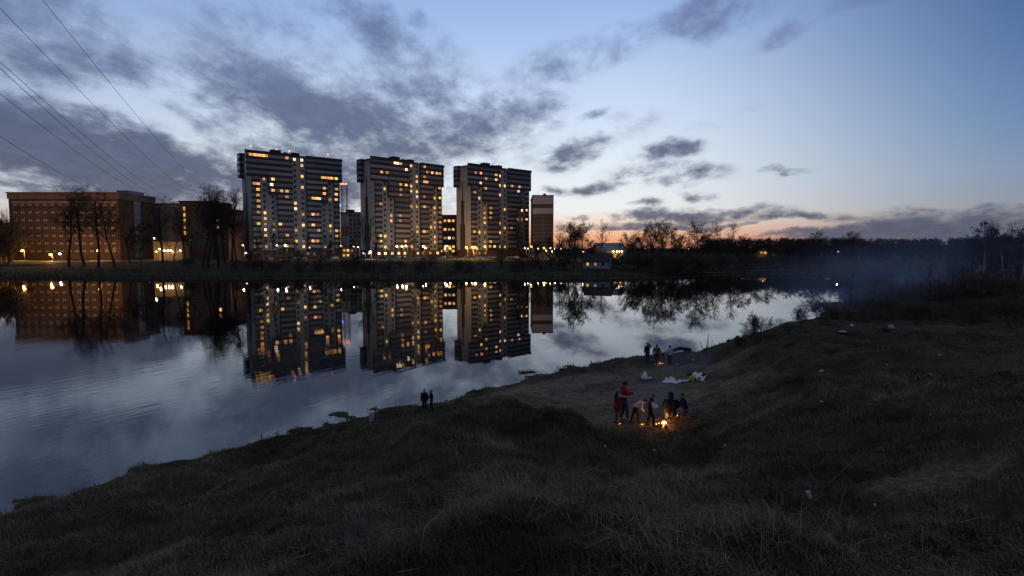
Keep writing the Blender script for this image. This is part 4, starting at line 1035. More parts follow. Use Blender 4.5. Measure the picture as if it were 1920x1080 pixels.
tag(mb.build('tree_stump', mat('reddish_wood', (.13, .05, .04), .9, .3, 6)), 'short reddish stump on the bank crest beside the small bush', 'stump')

# ------------------------------------------------------------------ grass
def grass(name, label, n, region, hmin, hmax, wid, palette, seed, keep=None, droop=.5):
    R = np.random.default_rng(seed)
    r0, r1, a0, a1 = region
    rr = np.sqrt(R.random(n) * (r1 ** 2 - r0 ** 2) + r0 ** 2); aa = R.uniform(a0, a1, n)
    x, y = rr * np.sin(aa), rr * np.cos(aa)
    z = height(x, y); bm = bare_mask(x, y); d = lake_dist(x, y)
    pn = fbm(x * .5, y * .5, 77, 4); ck = fbm(x * 1.6, y * 1.6, 78, 3)
    ok = (z > .035) & (R.random(n) > bm * .93) & (R.random(n) < .45 + 1.5 * (ck + .3))
    if keep is not None: ok &= keep(x, y, d)
    x, y, z, pn, ck, bm = x[ok], y[ok], z[ok], pn[ok], ck[ok], bm[ok]; n = len(x)
    h = R.uniform(hmin, hmax, n) * np.clip(.75 + 2.0 * ck + .5 * pn, .3, 1.6) * (1 - .6 * bm); w = wid * R.uniform(.6, 1.3, n) * (1 + np.hypot(x, y) * .045)
    th = R.uniform(0, 2 * PI, n); ld = np.where(R.random(n) < .6, R.normal(2.6, .7, n), R.uniform(0, 2 * PI, n)); ln = h * np.abs(R.normal(droop, .3, n))
    ox, oy = np.cos(th) * w, np.sin(th) * w; lx, ly = np.cos(ld) * ln, np.sin(ld) * ln
    V = np.empty((n, 5, 3)); z0 = z - .03
    V[:, 0] = np.c_[x - ox, y - oy, z0]; V[:, 1] = np.c_[x + ox, y + oy, z0]
    V[:, 2] = np.c_[x + lx * .35 + ox * .75, y + ly * .35 + oy * .75, z + h * .6]; V[:, 3] = np.c_[x + lx * .35 - ox * .75, y + ly * .35 - oy * .75, z + h * .6]
    V[:, 4] = np.c_[x + lx, y + ly, z + h * np.clip(1 - (ln / h) ** 2 * .35, .25, 1)]
    b0 = np.arange(n)[:, None] * 5
    L = np.concatenate([b0 + [0, 1, 2, 3], b0 + [3, 2, 4]], 1).ravel(); S = np.tile([4, 3], n)
    pal = np.array(palette); f = np.clip(.5 + pn * 2.6 + fbm(x * .16, y * .16, 66, 3) * 1.6 + R.normal(0, .22, n), 0, .999) * (len(pal) - 1)
    i = f.astype(int); c = pal[i] * (1 - (f - i))[:, None] + pal[i + 1] * (f - i)[:, None]
    c = c * R.uniform(.7, 1.3, n)[:, None]
    C = np.repeat(np.c_[c, np.ones(n)], 5, 0)
    o = link(name, np_mesh(name, V.reshape(-1, 3), L, S, M_grass, C))
    return tag(o, label, kind='stuff')
M_grass, nt, b = new_mat('grass_blade')
a_ = node(nt, 'ShaderNodeAttribute', attribute_name='tint'); nt.links.new(a_.outputs['Color'], b.inputs['Base Color'])
b.inputs['Roughness'].default_value = .75; b.inputs['Specular IOR Level'].default_value = .2
PAL = [(.040, .046, .020), (.060, .060, .030), (.12, .10, .066), (.21, .175, .125), (.27, .23, .175)]
PALG = [(.030, .036, .014), (.040, .046, .018), (.055, .058, .025), (.10, .088, .05)]
DRYP = [_b(1050, 1000, 8.2, 3.4, 2.6, .2, 1.0), _b(1330, 880, 16, 3.5, 3, .3, .9), _b(1450, 760, 24, 3.5, 2.2, .5, .7), _b(980, 840, 20, 2.6, 2, .2, .8), _b(1260, 960, 11, 3, 2.5, 0, .9), _b(800, 1010, 9, 1.8, 1.4, .2, .6), _b(1600, 770, 22, 5, 2, .2, .6), _b(560, 940, 16, 2.5, 1.2, .8, .4)]
def blobs(x, y, L):
    m = np.zeros(x.shape)
    for (cx, cy_, rx, ry, a, s_) in L:
        c, sn = math.cos(a), math.sin(a); u = ((x - cx) * c + (y - cy_) * sn) / rx; v = (-(x - cx) * sn + (y - cy_) * c) / ry
        m = np.maximum(m, s_ * (1 - sstep(0.4, 1.2, np.hypot(u, v) + fbm(x * .9, y * .9, 15, 3) * .9)))
    return m
DK = [(.040, .046, .021), (.060, .062, .031), (.095, .084, .055), (.145, .122, .084), (.195, .165, .12)]
GRN = [(.055, .072, .016), (.078, .096, .022), (.105, .115, .034), (.14, .135, .06)]
STRAW = [(.075, .064, .045), (.14, .118, .085), (.22, .19, .14), (.30, .26, .20)]
dry = lambda x, y, d: blobs(x, y, DRYP) > rng.random(len(x)) * .9
grn = lambda x, y, d: fbm(x * .22, y * .22, 55, 3) > .02
for r_, n_, lb in (((3.0, 12), 170000, 'close in front'), ((12, 34), 230000, 'over the near slopes'), ((34, 85), 110000, 'over the farther near bank')):
    grass('grass', 'short matted grass ' + lb, n_, (*r_, -.95, .95), .05, .25 if r_[0] < 30 else .32, .0042, DK, int(r_[0]), droop=1.0)
    grass('green_grass', 'olive green tufts ' + lb, n_ // 3, (*r_, -.95, .95), .07, .22, .0045, GRN, int(r_[0]) + 1, keep=grn, droop=.6)
    if r_[0] < 30: grass('dry_grass', 'long bleached dry grass ' + lb, n_ // 2, (*r_, -.6, .9), .16, .48, .0032, STRAW, int(r_[0]) + 2, keep=dry, droop=.95)
def straws(n, seed):
    R = np.random.default_rng(seed); x = R.uniform(-4, 9, n); y = R.uniform(4.5, 15, n); k = blobs(x, y, DRYP) + .25 > R.random(n); x, y = x[k], y[k]; n = len(x)
    mb = MB()
    for i in range(n):
        p_ = Vector((x[i], y[i], gz(x[i], y[i]) + R.uniform(.0, .12))); a = R.uniform(0, 6.28); L = R.uniform(.25, .8); e = Vector((math.cos(a), math.sin(a), R.normal(.15, .35))) * L
        m_ = p_ + e * .5 + Vector((R.normal(0, .05), R.normal(0, .05), R.uniform(0, .08))); r = R.uniform(.0018, .0035)
        mb.tube(p_, m_, r, r * .9, 3, 0, False); mb.tube(m_, p_ + e, r * .9, r * .4, 3, 0, False)
    tag(mb.build('dead_stalks', mat('bleached_stalk', (.30, .265, .21), .85, .3, 5)), 'broken bleached stalks lying criss-cross over the near grass', kind='stuff')
straws(900, 3)
grass('waterside_grass', 'fresh green tufts along the near waterline', 90000, (20, 70, -1.0, .5), .10, .42, .007, [(.05, .064, .014), (.085, .10, .022), (.14, .135, .04)], 6, keep=lambda x, y, d: (d < 2.4) & (fbm(x * .5, y * .5, 91, 3) > -.03), droop=.3)

def reeds(n, seed):
    R = np.random.default_rng(seed); i = R.integers(0, 10, n); P_ = LK[29:]
    x = R.uniform(-200, 150, n); y = R.uniform(198, 268, n); d = lake_dist(x, y)
    ok = (d > -.4) & (d < 26) & (R.random(n) < .25 + .9 * np.exp(-d / 6) + fbm(x * .12, y * .12, 3, 3)); x, y = x[ok], y[ok]; n = len(x)
    z = height(x, y); z = np.maximum(z, 0); h = R.uniform(.35, 1.5, n) * (1 + fbm(x * .1, y * .1, 9, 3)); w = R.uniform(.04, .12, n); a = R.uniform(0, 2 * PI, n)
    ox, oy = np.cos(a) * w, np.sin(a) * w; lx, ly = R.normal(0, .3, n) * h, R.normal(0, .3, n) * h
    V = np.stack([np.c_[x - ox, y - oy, z - .05], np.c_[x + ox, y + oy, z - .05], np.c_[x + lx, y + ly, z + h]], 1)
    c = np.array([(.035, .036, .018), (.06, .05, .03), (.09, .075, .05)])[R.integers(0, 3, n)]
    o = link('reeds', np_mesh('reeds', V.reshape(-1, 3), np.arange(3 * n), np.full(n, 3), M_grass, np.repeat(np.c_[c, np.ones(n)], 3, 0)))
    return tag(o, 'rough dark grass and reeds along the far bank', kind='stuff')
reeds(60000, 12)
# ------------------------------------------------------------------ people
def remesh(mb, voxel, name, mats, smooth=3, parent=None):
    me = mb.mesh('tmp', [])
    o = bpy.data.objects.new('tmp', me); col.objects.link(o)
    r = o.modifiers.new('r', 'REMESH'); r.mode = 'VOXEL'; r.voxel_size = voxel; r.use_smooth_shade = True
    if smooth:
        sm = o.modifiers.new('s', 'SMOOTH'); sm.iterations = smooth; sm.factor = .5
    dg = bpy.context.evaluated_depsgraph_get(); dg.update()
    out = bpy.data.meshes.new_from_object(o.evaluated_get(dg), depsgraph=dg)
    out.name = name
    bpy.data.objects.remove(o); bpy.data.meshes.remove(me)
    out.materials.clear(); out.materials.append(mats)
    return link(name, out, parent)

def cloth(name, c, bands=None):
    m, nt, b = new_mat(name)
    tc = node(nt, 'ShaderNodeTexCoord')
    nz = node(nt, 'ShaderNodeTexNoise', {'Vector': tc.outputs['Object'], 'Scale': 14.0, 'Detail': 4.0})
    sh = ramp(nt, nz.outputs[0], [(.3, (.72,) * 3), (.7, (1.2,) * 3)])
    if bands:
        sz = node(nt, 'ShaderNodeSeparateXYZ', {0: tc.outputs['Generated']})
        cl = ramp(nt, math_n(nt, 'ADD', sz.outputs[2], math_n(nt, 'MULTIPLY', math_n(nt, 'SUBTRACT', nz.outputs[0], .5), .02)), bands, 'CONSTANT')
    else: cl = node(nt, 'ShaderNodeRGB').outputs[0]; cl.default_value = (*c, 1)
    nt.links.new(mixc(nt, 1.0, cl, sh, 'MULTIPLY'), b.inputs['Base Color'])
    b.inputs['Roughness'].default_value = .9; b.inputs['Specular IOR Level'].default_value = .15
    bn = node(nt, 'ShaderNodeBump', {'Height': nz.outputs[0], 'Distance': .01}); nt.links.new(bn.outputs[0], b.inputs['Normal'])
    return m
M_skin = mat('skin', (.42, .25, .18), .6, .1, 6)
M_hairb = mat('dark_brown_hair', (.035, .022, .016), .7, .3, 20); M_hairr = mat('reddish_brown_hair', (.11, .042, .02), .7, .3, 20)
M_shoe_d = mat('dark_shoe_leather', (.03, .028, .027), .7, .2, 8); M_shoe_w = mat('white_trainer', (.6, .6, .6), .7, .1, 8)

def body_pose(**kw):
    """joints in units of standing height; x = the person's right, y = the way they face"""
    J = dict(pel=(0, 0, .53), che=(0, .0, .73), nek=(0, .0, .825), hed=(0, .012, .925), face=(0, 1, 0),
             shR=(.112, 0, .80), elR=(.145, -.015, .635), wrR=(.15, .035, .49), shL=(-.112, 0, .80), elL=(-.145, -.015, .635), wrL=(-.15, .035, .49),
             hiR=(.052, 0, .51), knR=(.06, .012, .275), anR=(.062, -.012, .04), hiL=(-.052, 0, .51), knL=(-.06, .012, .275), anL=(-.062, -.012, .04))
    J.update(kw); return J

def hand(mb, el, wr, k, side, curl, grip=None):
    """palm, four bent fingers of unequal length and a thumb at the side of the palm; k = metres per unit height"""
    el, wr = Vector(el) * k, Vector(wr) * k
    d = (wr - el).normalized()
    up = Vector((0, 0, 1)) if abs(d.z) < .85 else Vector((0, 1, 0))
    sd = d.cross(up).normalized()                                  # across the palm
    nrm = sd.cross(d).normalized()                                 # back of the hand
    s = k / 1.75
    kn = wr + d * .088 * s
    mb.ell(wr + d * .05 * s, (.042 * s, .052 * s, .017 * s), 12, 8, 0, Matrix((sd, d, nrm)).transposed())
    for i, (off, L) in enumerate(((-.03, .066), (-.010, .076), (.011, .071), (.030, .056))):
        a = kn + sd * off * s; q = a + (d * math.cos(curl) - nrm * math.sin(curl)) * L * .52 * s
        e = q + (d * math.cos(curl * 2.1) - nrm * math.sin(curl * 2.1)) * L * .5 * s
        mb.cap(a - d * .012 * s, q, .0088 * s, .0082 * s, 0, 8); mb.cap(q, e, .0082 * s, .007 * s, 0, 8)
    ts = -side
    a = wr + d * .03 * s + sd * ts * .035 * s; q = a + (d * .7 + sd * ts * .65 - nrm * .3).normalized() * .036 * s
    e = q + (d * .95 + sd * ts * .1 - nrm * .35).normalized() * .03 * s
    mb.cap(a - sd * ts * .012 * s, q, .0115 * s, .010 * s, 0, 8); mb.cap(q, e, .0095 * s, .0078 * s, 0, 8)
    return kn

def torso(mb, J, k, inf, lower=True):
    P = lambda n: Vector(J[n]) * k
    ax = (P('shR') - P('shL')).normalized(); hx = (P('hiR') - P('hiL')).normalized()
    for s in (-1, 1):
        mb.cap(P('che') + ax * s * .045 * k, P('pel').lerp(P('che'), .25) + hx * s * .036 * k, .062 * k + inf, .054 * k + inf)
        if lower: mb.cap(P('pel').lerp(P('che'), .25) + hx * s * .036 * k, P('pel') + hx * s * .040 * k, .054 * k + inf, .060 * k + inf)
        mb.cap(P('che') + ax * s * .02 * k, P('shR' if s > 0 else 'shL'), .055 * k + inf, .036 * k + inf)
    mb.cap(P('che').lerp(P('nek'), .55), P('nek'), .050 * k + inf * .8, .034 * k + inf * .4)
def limb(mb, J, k, a, b, ra, rb, inf, t0=0, t1=1):
    A, B = Vector(J[a]) * k, Vector(J[b]) * k
    mb.cap(A.lerp(B, t0), A.lerp(B, t1), (ra + (rb - ra) * t0) * k + inf, (ra + (rb - ra) * t1) * k + inf)
def head_frame(J):
    f = Vector(J['face']).normalized(); u = (Vector(J['hed']) - Vector(J['nek'])).normalized()
    r = f.cross(u).normalized(); f = u.cross(r).normalized()
    return Matrix((r, f, u)).transposed()

def person(label, feet, yaw, H, J, jacket, trousers, shoe, hair, group=None, hat=None, hood=False, hem=.0, hairlen=0.0, vest=None, coat=0.0, curl=.5, sink=0.0, bill=False, hs=1.0):
    t = thing('person', label, 'person', feet, yaw, group); k = H; kh = H * hs
    P = lambda n: Vector(J[n]) * k
    R = head_frame(J); hc = P('hed')
    mb = MB()
    torso(mb, J, k, 0)
    mb.cap(P('nek') - Vector((0, 0, .02 * k)), hc - R @ Vector((0, .008 * k, .03 * k)), .033 * k, .031 * k)
    mb.ell(hc, (.043 * kh, .053 * kh, .066 * kh), 16, 12, 0, R)
    mb.ell(hc + R @ Vector((0, .018, -.026)) * kh, (.034 * kh, .038 * kh, .038 * kh), 14, 10, 0, R)      # jaw
    mb.cap(hc + R @ Vector((0, .050, .008)) * kh, hc + R @ Vector((0, .062, -.014)) * kh, .006 * kh, .010 * kh)  # nose
    mb.ell(hc + R @ Vector((0, .053, -.033)) * kh, (.016 * kh, .006 * kh, .005 * kh), 10, 6, 0, R)         # lips
    mb.ell(hc + R @ Vector((0, .047, .016)) * kh, (.030 * kh, .008 * kh, .005 * kh), 10, 6, 0, R)          # brow
    for s in (-1, 1):
        mb.ell(hc + R @ Vector((s * .017, .046, .004)) * kh, (.008 * kh, .006 * kh, .005 * kh), 8, 6, 0, R)  # eyes
        mb.ell(hc + R @ Vector((s * .044, -.004, -.004)) * kh, (.007 * kh, .014 * kh, .019 * kh), 10, 8, 0, R)  # ears
    for s, c in ((1, 'R'), (-1, 'L')):
        limb(mb, J, k, 'sh' + c, 'el' + c, .031, .025, 0); limb(mb, J, k, 'el' + c, 'wr' + c, .025, .017, 0)
        hand(mb, J['el' + c], J['wr' + c], k, s, curl)
        limb(mb, J, k, 'hi' + c, 'kn' + c, .050, .034, 0); limb(mb, J, k, 'kn' + c, 'an' + c, .034, .022, 0)
        a = P('an' + c); mb.cap(a, a + Vector((0, .02 * k, -.018 * k)), .022 * k, .02 * k)
    remesh(mb, .0075 * H / 1.7, 'body', M_skin, 2, t)
    # clothing
    mb = MB(); inf = .022 * H / 1.7
    Jv = J
    torso(mb, J, k, inf)
    if coat:
        for s, c in ((1, 'R'), (-1, 'L')): limb(mb, J, k, 'hi' + c, 'kn' + c, .060, .052, inf * 1.5, 0, coat)
        mb.cap(P('pel') - Vector((0, 0, .02 * k)), P('pel') * .999, .075 * k + inf, .07 * k + inf)
    if not vest:
        for c in 'RL': limb(mb, J, k, 'sh' + c, 'el' + c, .036, .030, inf); limb(mb, J, k, 'el' + c, 'wr' + c, .030, .022, inf, 0, .97)
    else:
        sl = MB()
        for c in 'RL': limb(sl, J, k, 'sh' + c, 'el' + c, .034, .029, inf * .8); limb(sl, J, k, 'el' + c, 'wr' + c, .029, .021, inf * .8, 0, .97)
        remesh(sl, .011, 'sleeves', vest, 2, t)
    if hood: mb.ell(hc + R @ Vector((0, -.010, .006)) * kh, (.060 * kh, .064 * kh, .080 * kh), 14, 10, 0, R); mb.cap(P('nek'), hc - R @ Vector((0, .02, .04)) * kh, .06 * kh, .055 * kh)
    else: mb.cap(P('nek') + (P('nek') - P('che')) * .05, P('nek') + (P('nek') - P('che')) * .12, .046 * k, .044 * k)
    remesh(mb, .011, 'vest' if vest else ('coat' if coat else 'jacket'), jacket, 3, t)
    mb = MB()
    mb.cap(P('hiR'), P('hiL'), .062 * k + inf * .5, .062 * k + inf * .5)
    mb.cap(P('pel'), P('pel').lerp(P('che'), .12), .066 * k, .06 * k)
    for c in 'RL': limb(mb, J, k, 'hi' + c, 'kn' + c, .054, .040, inf * .6); limb(mb, J, k, 'kn' + c, 'an' + c, .040, .030, inf * .6, 0, .98)
    remesh(mb, .011, 'trousers', trousers, 3, t)
    for c in 'RL':
        kd = (P('an' + c) - P('kn' + c)).normalized()
        a = P('an' + c); fw = Vector((0, 1, 0)) if kd.z < -.55 else Vector((0, .15, -1)).normalized()
        up = Vector((0, 0, 1)) if kd.z < -.55 else Vector((0, 1, .1))
        mb = MB(); mb.cap(a - fw * .02 * k - up * .010 * k, a + fw * .018 * k - up * .004 * k, .030 * k, .031 * k)
        mb.cap(a + fw * .01 * k - up * .014 * k, a + fw * .085 * k - up * .018 * k, .027 * k, .021 * k)
        remesh(mb, .010, 'shoe', shoe, 2, t)
    if hair is not None and not hood:
        mb = MB(); mb.ell(hc + R @ Vector((0, -.010, .012)) * kh, (.050 * kh, .054 * kh, .064 * kh), 14, 10, 0, R)
        if hairlen:
            e = hc + R @ Vector((0, -.045, -.02)) * kh; q = e + Vector((0, -.02 * kh, -hairlen * kh))
            for s in (-1, 0, 1): mb.cap(e + R @ Vector((s * .026, 0, 0)) * k, q + R @ Vector((s * .02, 0, 0)) * k, .030 * k, .016 * k)
        remesh(mb, .009, 'hair', hair, 2, t)
    if hat is not None:
        mb = MB(); mb.ell(hc + R @ Vector((0, -.006, .022)) * kh, (.053 * kh, .060 * kh, .058 * kh), 14, 10, 0, R)
        if bill: mb.ell(hc + R @ Vector((0, .062, .032)) * kh, (.036 * kh, .036 * kh, .007 * kh), 12, 6, 0, R)
        else: mb.ell(hc + R @ Vector((0, -.008, .082)) * kh, (.012 * kh,) * 3, 8, 6)
        remesh(mb, .009, 'hat', hat, 2, t)
    return t

def px_height(u, v0, v1):      # world height of something standing at pixel (u, v1) and reaching v0
    b_ = hit(u, v1); return b_, at(u, v0, b_.y).z - b_.z
RT, AW, TO = -PI / 2, 0.0, PI     # facing right, away from the camera, towards it
C_navy = cloth('navy_cloth', (.018, .022, .040)); C_black = cloth('black_cloth', (.016, .016, .018)); C_jean = cloth('denim', (.035, .05, .085)); C_brown = cloth('ochre_brown_cloth', (.15, .09, .045))
C_grey = cloth('grey_trousers', (.13, .13, .15)); C_lblue = cloth('pale_blue_grey_cloth', (.48, .54, .62)); C_red = cloth('dark_red_cloth', (.22, .022, .022)); C_dark = cloth('dark_cloth', (.022, .022, .028))
C_white = cloth('white_cloth', (.78, .80, .84)); C_lil = cloth('lilac_grey_leggings', (.16, .14, .17)); C_hatb = cloth('bright_blue_knit', (.09, .27, .62)); C_hatl = cloth('light_blue_knit', (.30, .56, .80)); C_plum = cloth('plum_knit', (.10, .025, .06))
C_tri = cloth('red_white_navy_cloth', None, [(0, (.018, .022, .045)), (.36, (.72, .72, .73)), (.44, (.30, .022, .026))])
st = []
for i in range(9): st += [(i / 9, (.75, .68, .70)), (i / 9 + .065, (.36, .20, .24))]
C_stripe = cloth('pink_white_striped_cloth', None, st)
FG, RG, KG = 'people gathered around the near fire', 'people standing at the waterside fire', 'children at the water edge'
# near fire group
b_, h = px_height(1169, 715, 787)
person('man in dark cap, red white and navy jacket and white trainers by the fire', b_, RT + .15, max(1.6, h),
       body_pose(elR=(.145, .06, .70), wrR=(.12, .19, .715), elL=(-.145, .05, .69), wrL=(-.10, .17, .70), hed=(0, .03, .92), face=(0, 1, -.3), knR=(.06, .06, .28), anR=(.06, .10, .04), anL=(-.06, -.05, .04)), C_tri, C_jean, M_shoe_w, M_hairb, FG, hat=C_dark, bill=True, curl=.7)
b_, h = px_height(1157, 733, 794)
person('long haired girl in dark red coat and lilac leggings beside the man in a cap', b_, RT + .35, h, body_pose(face=(0, 1, -.25), elR=(.14, .0, .64), elL=(-.14, .01, .64), wrR=(.14, .04, .5), wrL=(-.14, .05, .5)), C_red, C_lil, M_shoe_d, M_hairb, FG, hairlen=.13, coat=.35)
b_, h = px_height(1192, 748, 793)
h = h * 1.28
person('child in pink and white striped top bending down towards the embers', b_, RT, h,
       body_pose(pel=(0, -.03, .52), che=(0, .13, .64), nek=(0, .205, .675), hed=(0, .285, .70), face=(0, .75, -.7), shR=(.105, .175, .66), elR=(.12, .14, .52), wrR=(.10, .22, .42), shL=(-.105, .175, .66), elL=(-.13, .08, .58), wrL=(-.12, .0, .56),
                 hiR=(.052, -.03, .51), hiL=(-.052, -.03, .51), knR=(.06, .06, .28), anR=(.06, .07, .04), knL=(-.06, -.06, .29), anL=(-.06, -.16, .05)), C_stripe, C_dark, M_shoe_d, M_hairb, FG, hat=C_plum, curl=.8)
b_, h = px_height(1219, 738, 799)
person('woman with reddish hair, white sleeves and navy vest stepping to the fire', b_, RT - .1, h,
       body_pose(che=(0, .03, .73), nek=(0, .05, .82), hed=(0, .085, .915), face=(0, 1, -.35), shR=(.11, .04, .795), elR=(.14, .06, .65), wrR=(.08, .19, .635), shL=(-.11, .04, .795), elL=(-.14, .07, .65), wrL=(-.06, .19, .63), knR=(.06, .09, .28), anR=(.06, .10, .04), knL=(-.06, -.02, .28), anL=(-.06, -.11, .05)),
       C_navy, C_dark, M_shoe_d, M_hairr, FG, vest=C_white, curl=.9)
sq = dict(pel=(0, -.06, .17), che=(0, .03, .36), nek=(0, .07, .445), hed=(0, .10, .54), face=(0, 1, -.3), shR=(.112, .05, .42), elR=(.15, .12, .29), wrR=(.08, .23, .25), shL=(-.112, .05, .42), elL=(-.15, .12, .29), wrL=(-.08, .22, .24),
          hiR=(.06, -.05, .16), knR=(.10, .16, .27), anR=(.09, .02, .04), hiL=(-.06, -.05, .16), knL=(-.10, .16, .27), anL=(-.09, .02, .04))
b_, h = px_height(1259, 737, 790)
person('person in black hooded jacket squatting with back turned behind the fire', b_ + Vector((0, .1, 0)), AW - .15, h / .63, body_pose(**sq), C_black, C_grey, M_shoe_d, None, FG, hood=True, curl=.6)
b_, h = px_height(1283, 738, 788)
kn = dict(pel=(0, -.05, .29), che=(0, .0, .48), nek=(0, .03, .57), hed=(0, .06, .665), face=(0, 1, -.35), shR=(.112, .02, .545), elR=(.14, .10, .42), wrR=(.08, .21, .40), shL=(-.112, .02, .545), elL=(-.14, .10, .42), wrL=(-.07, .21, .39),
          hiR=(.055, -.05, .275), knR=(.06, .03, .05), anR=(.06, -.20, .05), hiL=(-.055, -.05, .275), knL=(-.06, .06, .05), anL=(-.06, -.18, .05))
person('person in dark jacket and grey trousers kneeling to face the hooded one', b_ + Vector((.05, .25, 0)), PI / 2 - .2, h / .76, body_pose(**kn), C_navy, C_grey, M_shoe_d, M_hairb, FG, curl=.6)
# waterside group
b_, h = px_height(1214, 642.5, 680)
person('person in navy jacket with one hand raised to the head, by the water', b_, AW + .2, h, body_pose(elR=(.19, .06, .80), wrR=(.09, .07, .915), elL=(-.15, .02, .64), wrL=(-.13, .09, .52)), C_navy, C_jean, M_shoe_d, M_hairb, RG, curl=.8)
b_, h = px_height(1231, 645.5, 684)
person('person in ochre brown jacket standing left of the small waterside fire', b_, AW - .1, h, body_pose(elR=(.17, -.01, .65), wrR=(.19, .02, .5), elL=(-.165, .01, .65), wrL=(-.17, .03, .5)), C_brown, C_dark, M_shoe_w, M_hairb, RG, curl=.6)
b_, h = px_height(1256, 647, 685)
person('person in pale blue grey jacket right of the small waterside fire', b_, AW + .5, h, body_pose(elL=(-.16, .05, .66), wrL=(-.19, .15, .56), elR=(.145, .0, .64), wrR=(.13, .07, .51), face=(-.3, 1, -.25)), C_lblue, C_dark, M_shoe_d, M_hairb, RG, curl=.9)
# children at the edge
b_, h = px_height(796, 735, 769)
person('child in long dark coat and light blue knitted hat at the water edge', b_, AW + .1, max(h, 1.1), body_pose(), C_black, C_dark, M_shoe_d, None, KG, hat=C_hatl, coat=.4, hs=1.35)
b_, h = px_height(809, 735, 768)
person('child in navy overalls and bright blue hat, turned towards the other child', b_, PI / 2 + .5, max(h, 1.1), body_pose(elR=(.14, .03, .65), wrR=(.1, .14, .57)), C_navy, C_navy, M_shoe_d, None, KG, hat=C_hatb, hs=1.35)

# ------------------------------------------------------------------ fires
M_log = mat('charred_log', (.025, .018, .014), .95, .4, 9)
def flame_mat():
    m, nt, b = new_mat('flame'); nt.nodes.remove(b)
    tc = node(nt, 'ShaderNodeTexCoord'); s = node(nt, 'ShaderNodeSeparateXYZ', {0: tc.outputs['Generated']})
    c = ramp(nt, s.outputs[2], [(0, (1, .55, .12)), (.35, (1, .42, .06)), (1, (1, .16, .01))])
    k = node(nt, 'ShaderNodeMapRange', {'Value': s.outputs[2], 'From Min': 0, 'From Max': 1, 'To Min': 9, 'To Max': 1.5}).outputs[0]
    e = node(nt, 'ShaderNodeEmission', {'Color': c, 'Strength': k}); nt.links.new(e.outputs[0], nt.nodes['Material Output'].inputs['Surface'])
    m.cycles.emission_sampling = 'NONE'; return m
M_flame = flame_mat(); M_core = glow('flame_core', (1, .55, .16), 14); M_ember = glow('ember', (1, .30, .05), 3.0)
def tongue(mb, x, y, r, h, lean, mi=0):
    n = 10; prof = [(0, .15), (.12, .75), (.28, 1.0), (.5, .72), (.72, .4), (.9, .14), (1, .02)]
    vs = []
    for z, w in prof:
        for k in range(n):
            a = 2 * PI * k / n; vs.append((x + lean[0] * z * z * h + r * w * math.cos(a) * (1 + .15 * math.sin(3 * a + z * 5)), y + lean[1] * z * z * h + r * w * math.sin(a), z * h))
    fs = [(i * n + k, i * n + (k + 1) % n, (i + 1) * n + (k + 1) % n, (i + 1) * n + k) for i in range(len(prof) - 1) for k in range(n)]
    mb.add(vs, fs + [tuple(range(n - 1, -1, -1))], mi)
def fire(label, loc, flames, logs, embers, power, core=None, R=.5, group=None):
    t = thing('campfire', label, 'campfire', loc, 0, group); q = random.Random(len(label))
    for i in range(logs):
        a = q.uniform(0, PI); L = q.uniform(.5, .9) * R; m = MB(); z = .04 + .03 * (i % 3); d = Vector((math.cos(a), math.sin(a), q.uniform(-.1, .15))) * L
        m.tube(Vector((q.uniform(-.08, .08), .1, z)) - d, Vector((0, .1, z)) + d, .04, .03, 8); m.build('log', M_log, t)
    if flames:
        m = MB()
        for f in flames: tongue(m, *f)
        m.build('flame', M_flame, t)
    if core:
        m = MB(); m.ell((0, 0, core * .8), (core, core * .9, core), 12, 9); m.build('flame_core', M_core, t)
    for i in range(embers):
        a, r = q.uniform(0, 2 * PI), q.uniform(.1, 1) * R; s = q.uniform(.012, .03)
        m = MB(); m.ell((r * math.cos(a), r * math.sin(a) * .5 - .05, s * .6 + .015), (s * 1.5, s, s * .8), 7, 5); m.build('ember', M_ember, t)
    li = bpy.data.lights.new('fire_light', 'POINT'); li.energy = power; li.color = (1, .36, .07); li.shadow_soft_size = .12
    o = bpy.data.objects.new('fire_light', li); col.objects.link(o); o.parent = t; o.location = (-.05, -.15, .42 if power > 5 else .15)
    return t
fire('bright campfire burning in the middle of the gathered people', hit(1245, 797), [(-.02, 0, .09, .26, (-.1, 0)), (-.20, .02, .05, .12, (-.5, 0)), (-.36, .03, .035, .07, (-.7, 0)), (-.5, .03, .025, .05, (-.7, 0)), (.16, .04, .03, .10, (.2, 0))], 6, 12, 30, .11, .75)
fire('low patch of flames between the feet of the bending child and the woman', hit(1204, 796), [(0, 0, .03, .05, (.2, 0))], 2, 4, 3.5, None, .3)
fire('fading pinkish embers near the girl in red', hit(1164, 795), [], 2, 3, .5, None, .3)
fire('small fire glowing at the feet of the three people by the water', hit(1237, 682), [(0, 0, .05, .09, (.1, 0)), (.09, .03, .03, .05, (.2, 0))], 4, 5, 2.5, None, .3)
fire('narrow flames rising between the hooded and the kneeling person', hit(1272, 787) + Vector((0, .35, 0)), [(0, 0, .016, .26, (.15, 0)), (.05, .03, .012, .16, (.1, 0))], 3, 2, .7, None, .22)  # added emissive strips, logs and lamp stand in for firelit leg edges

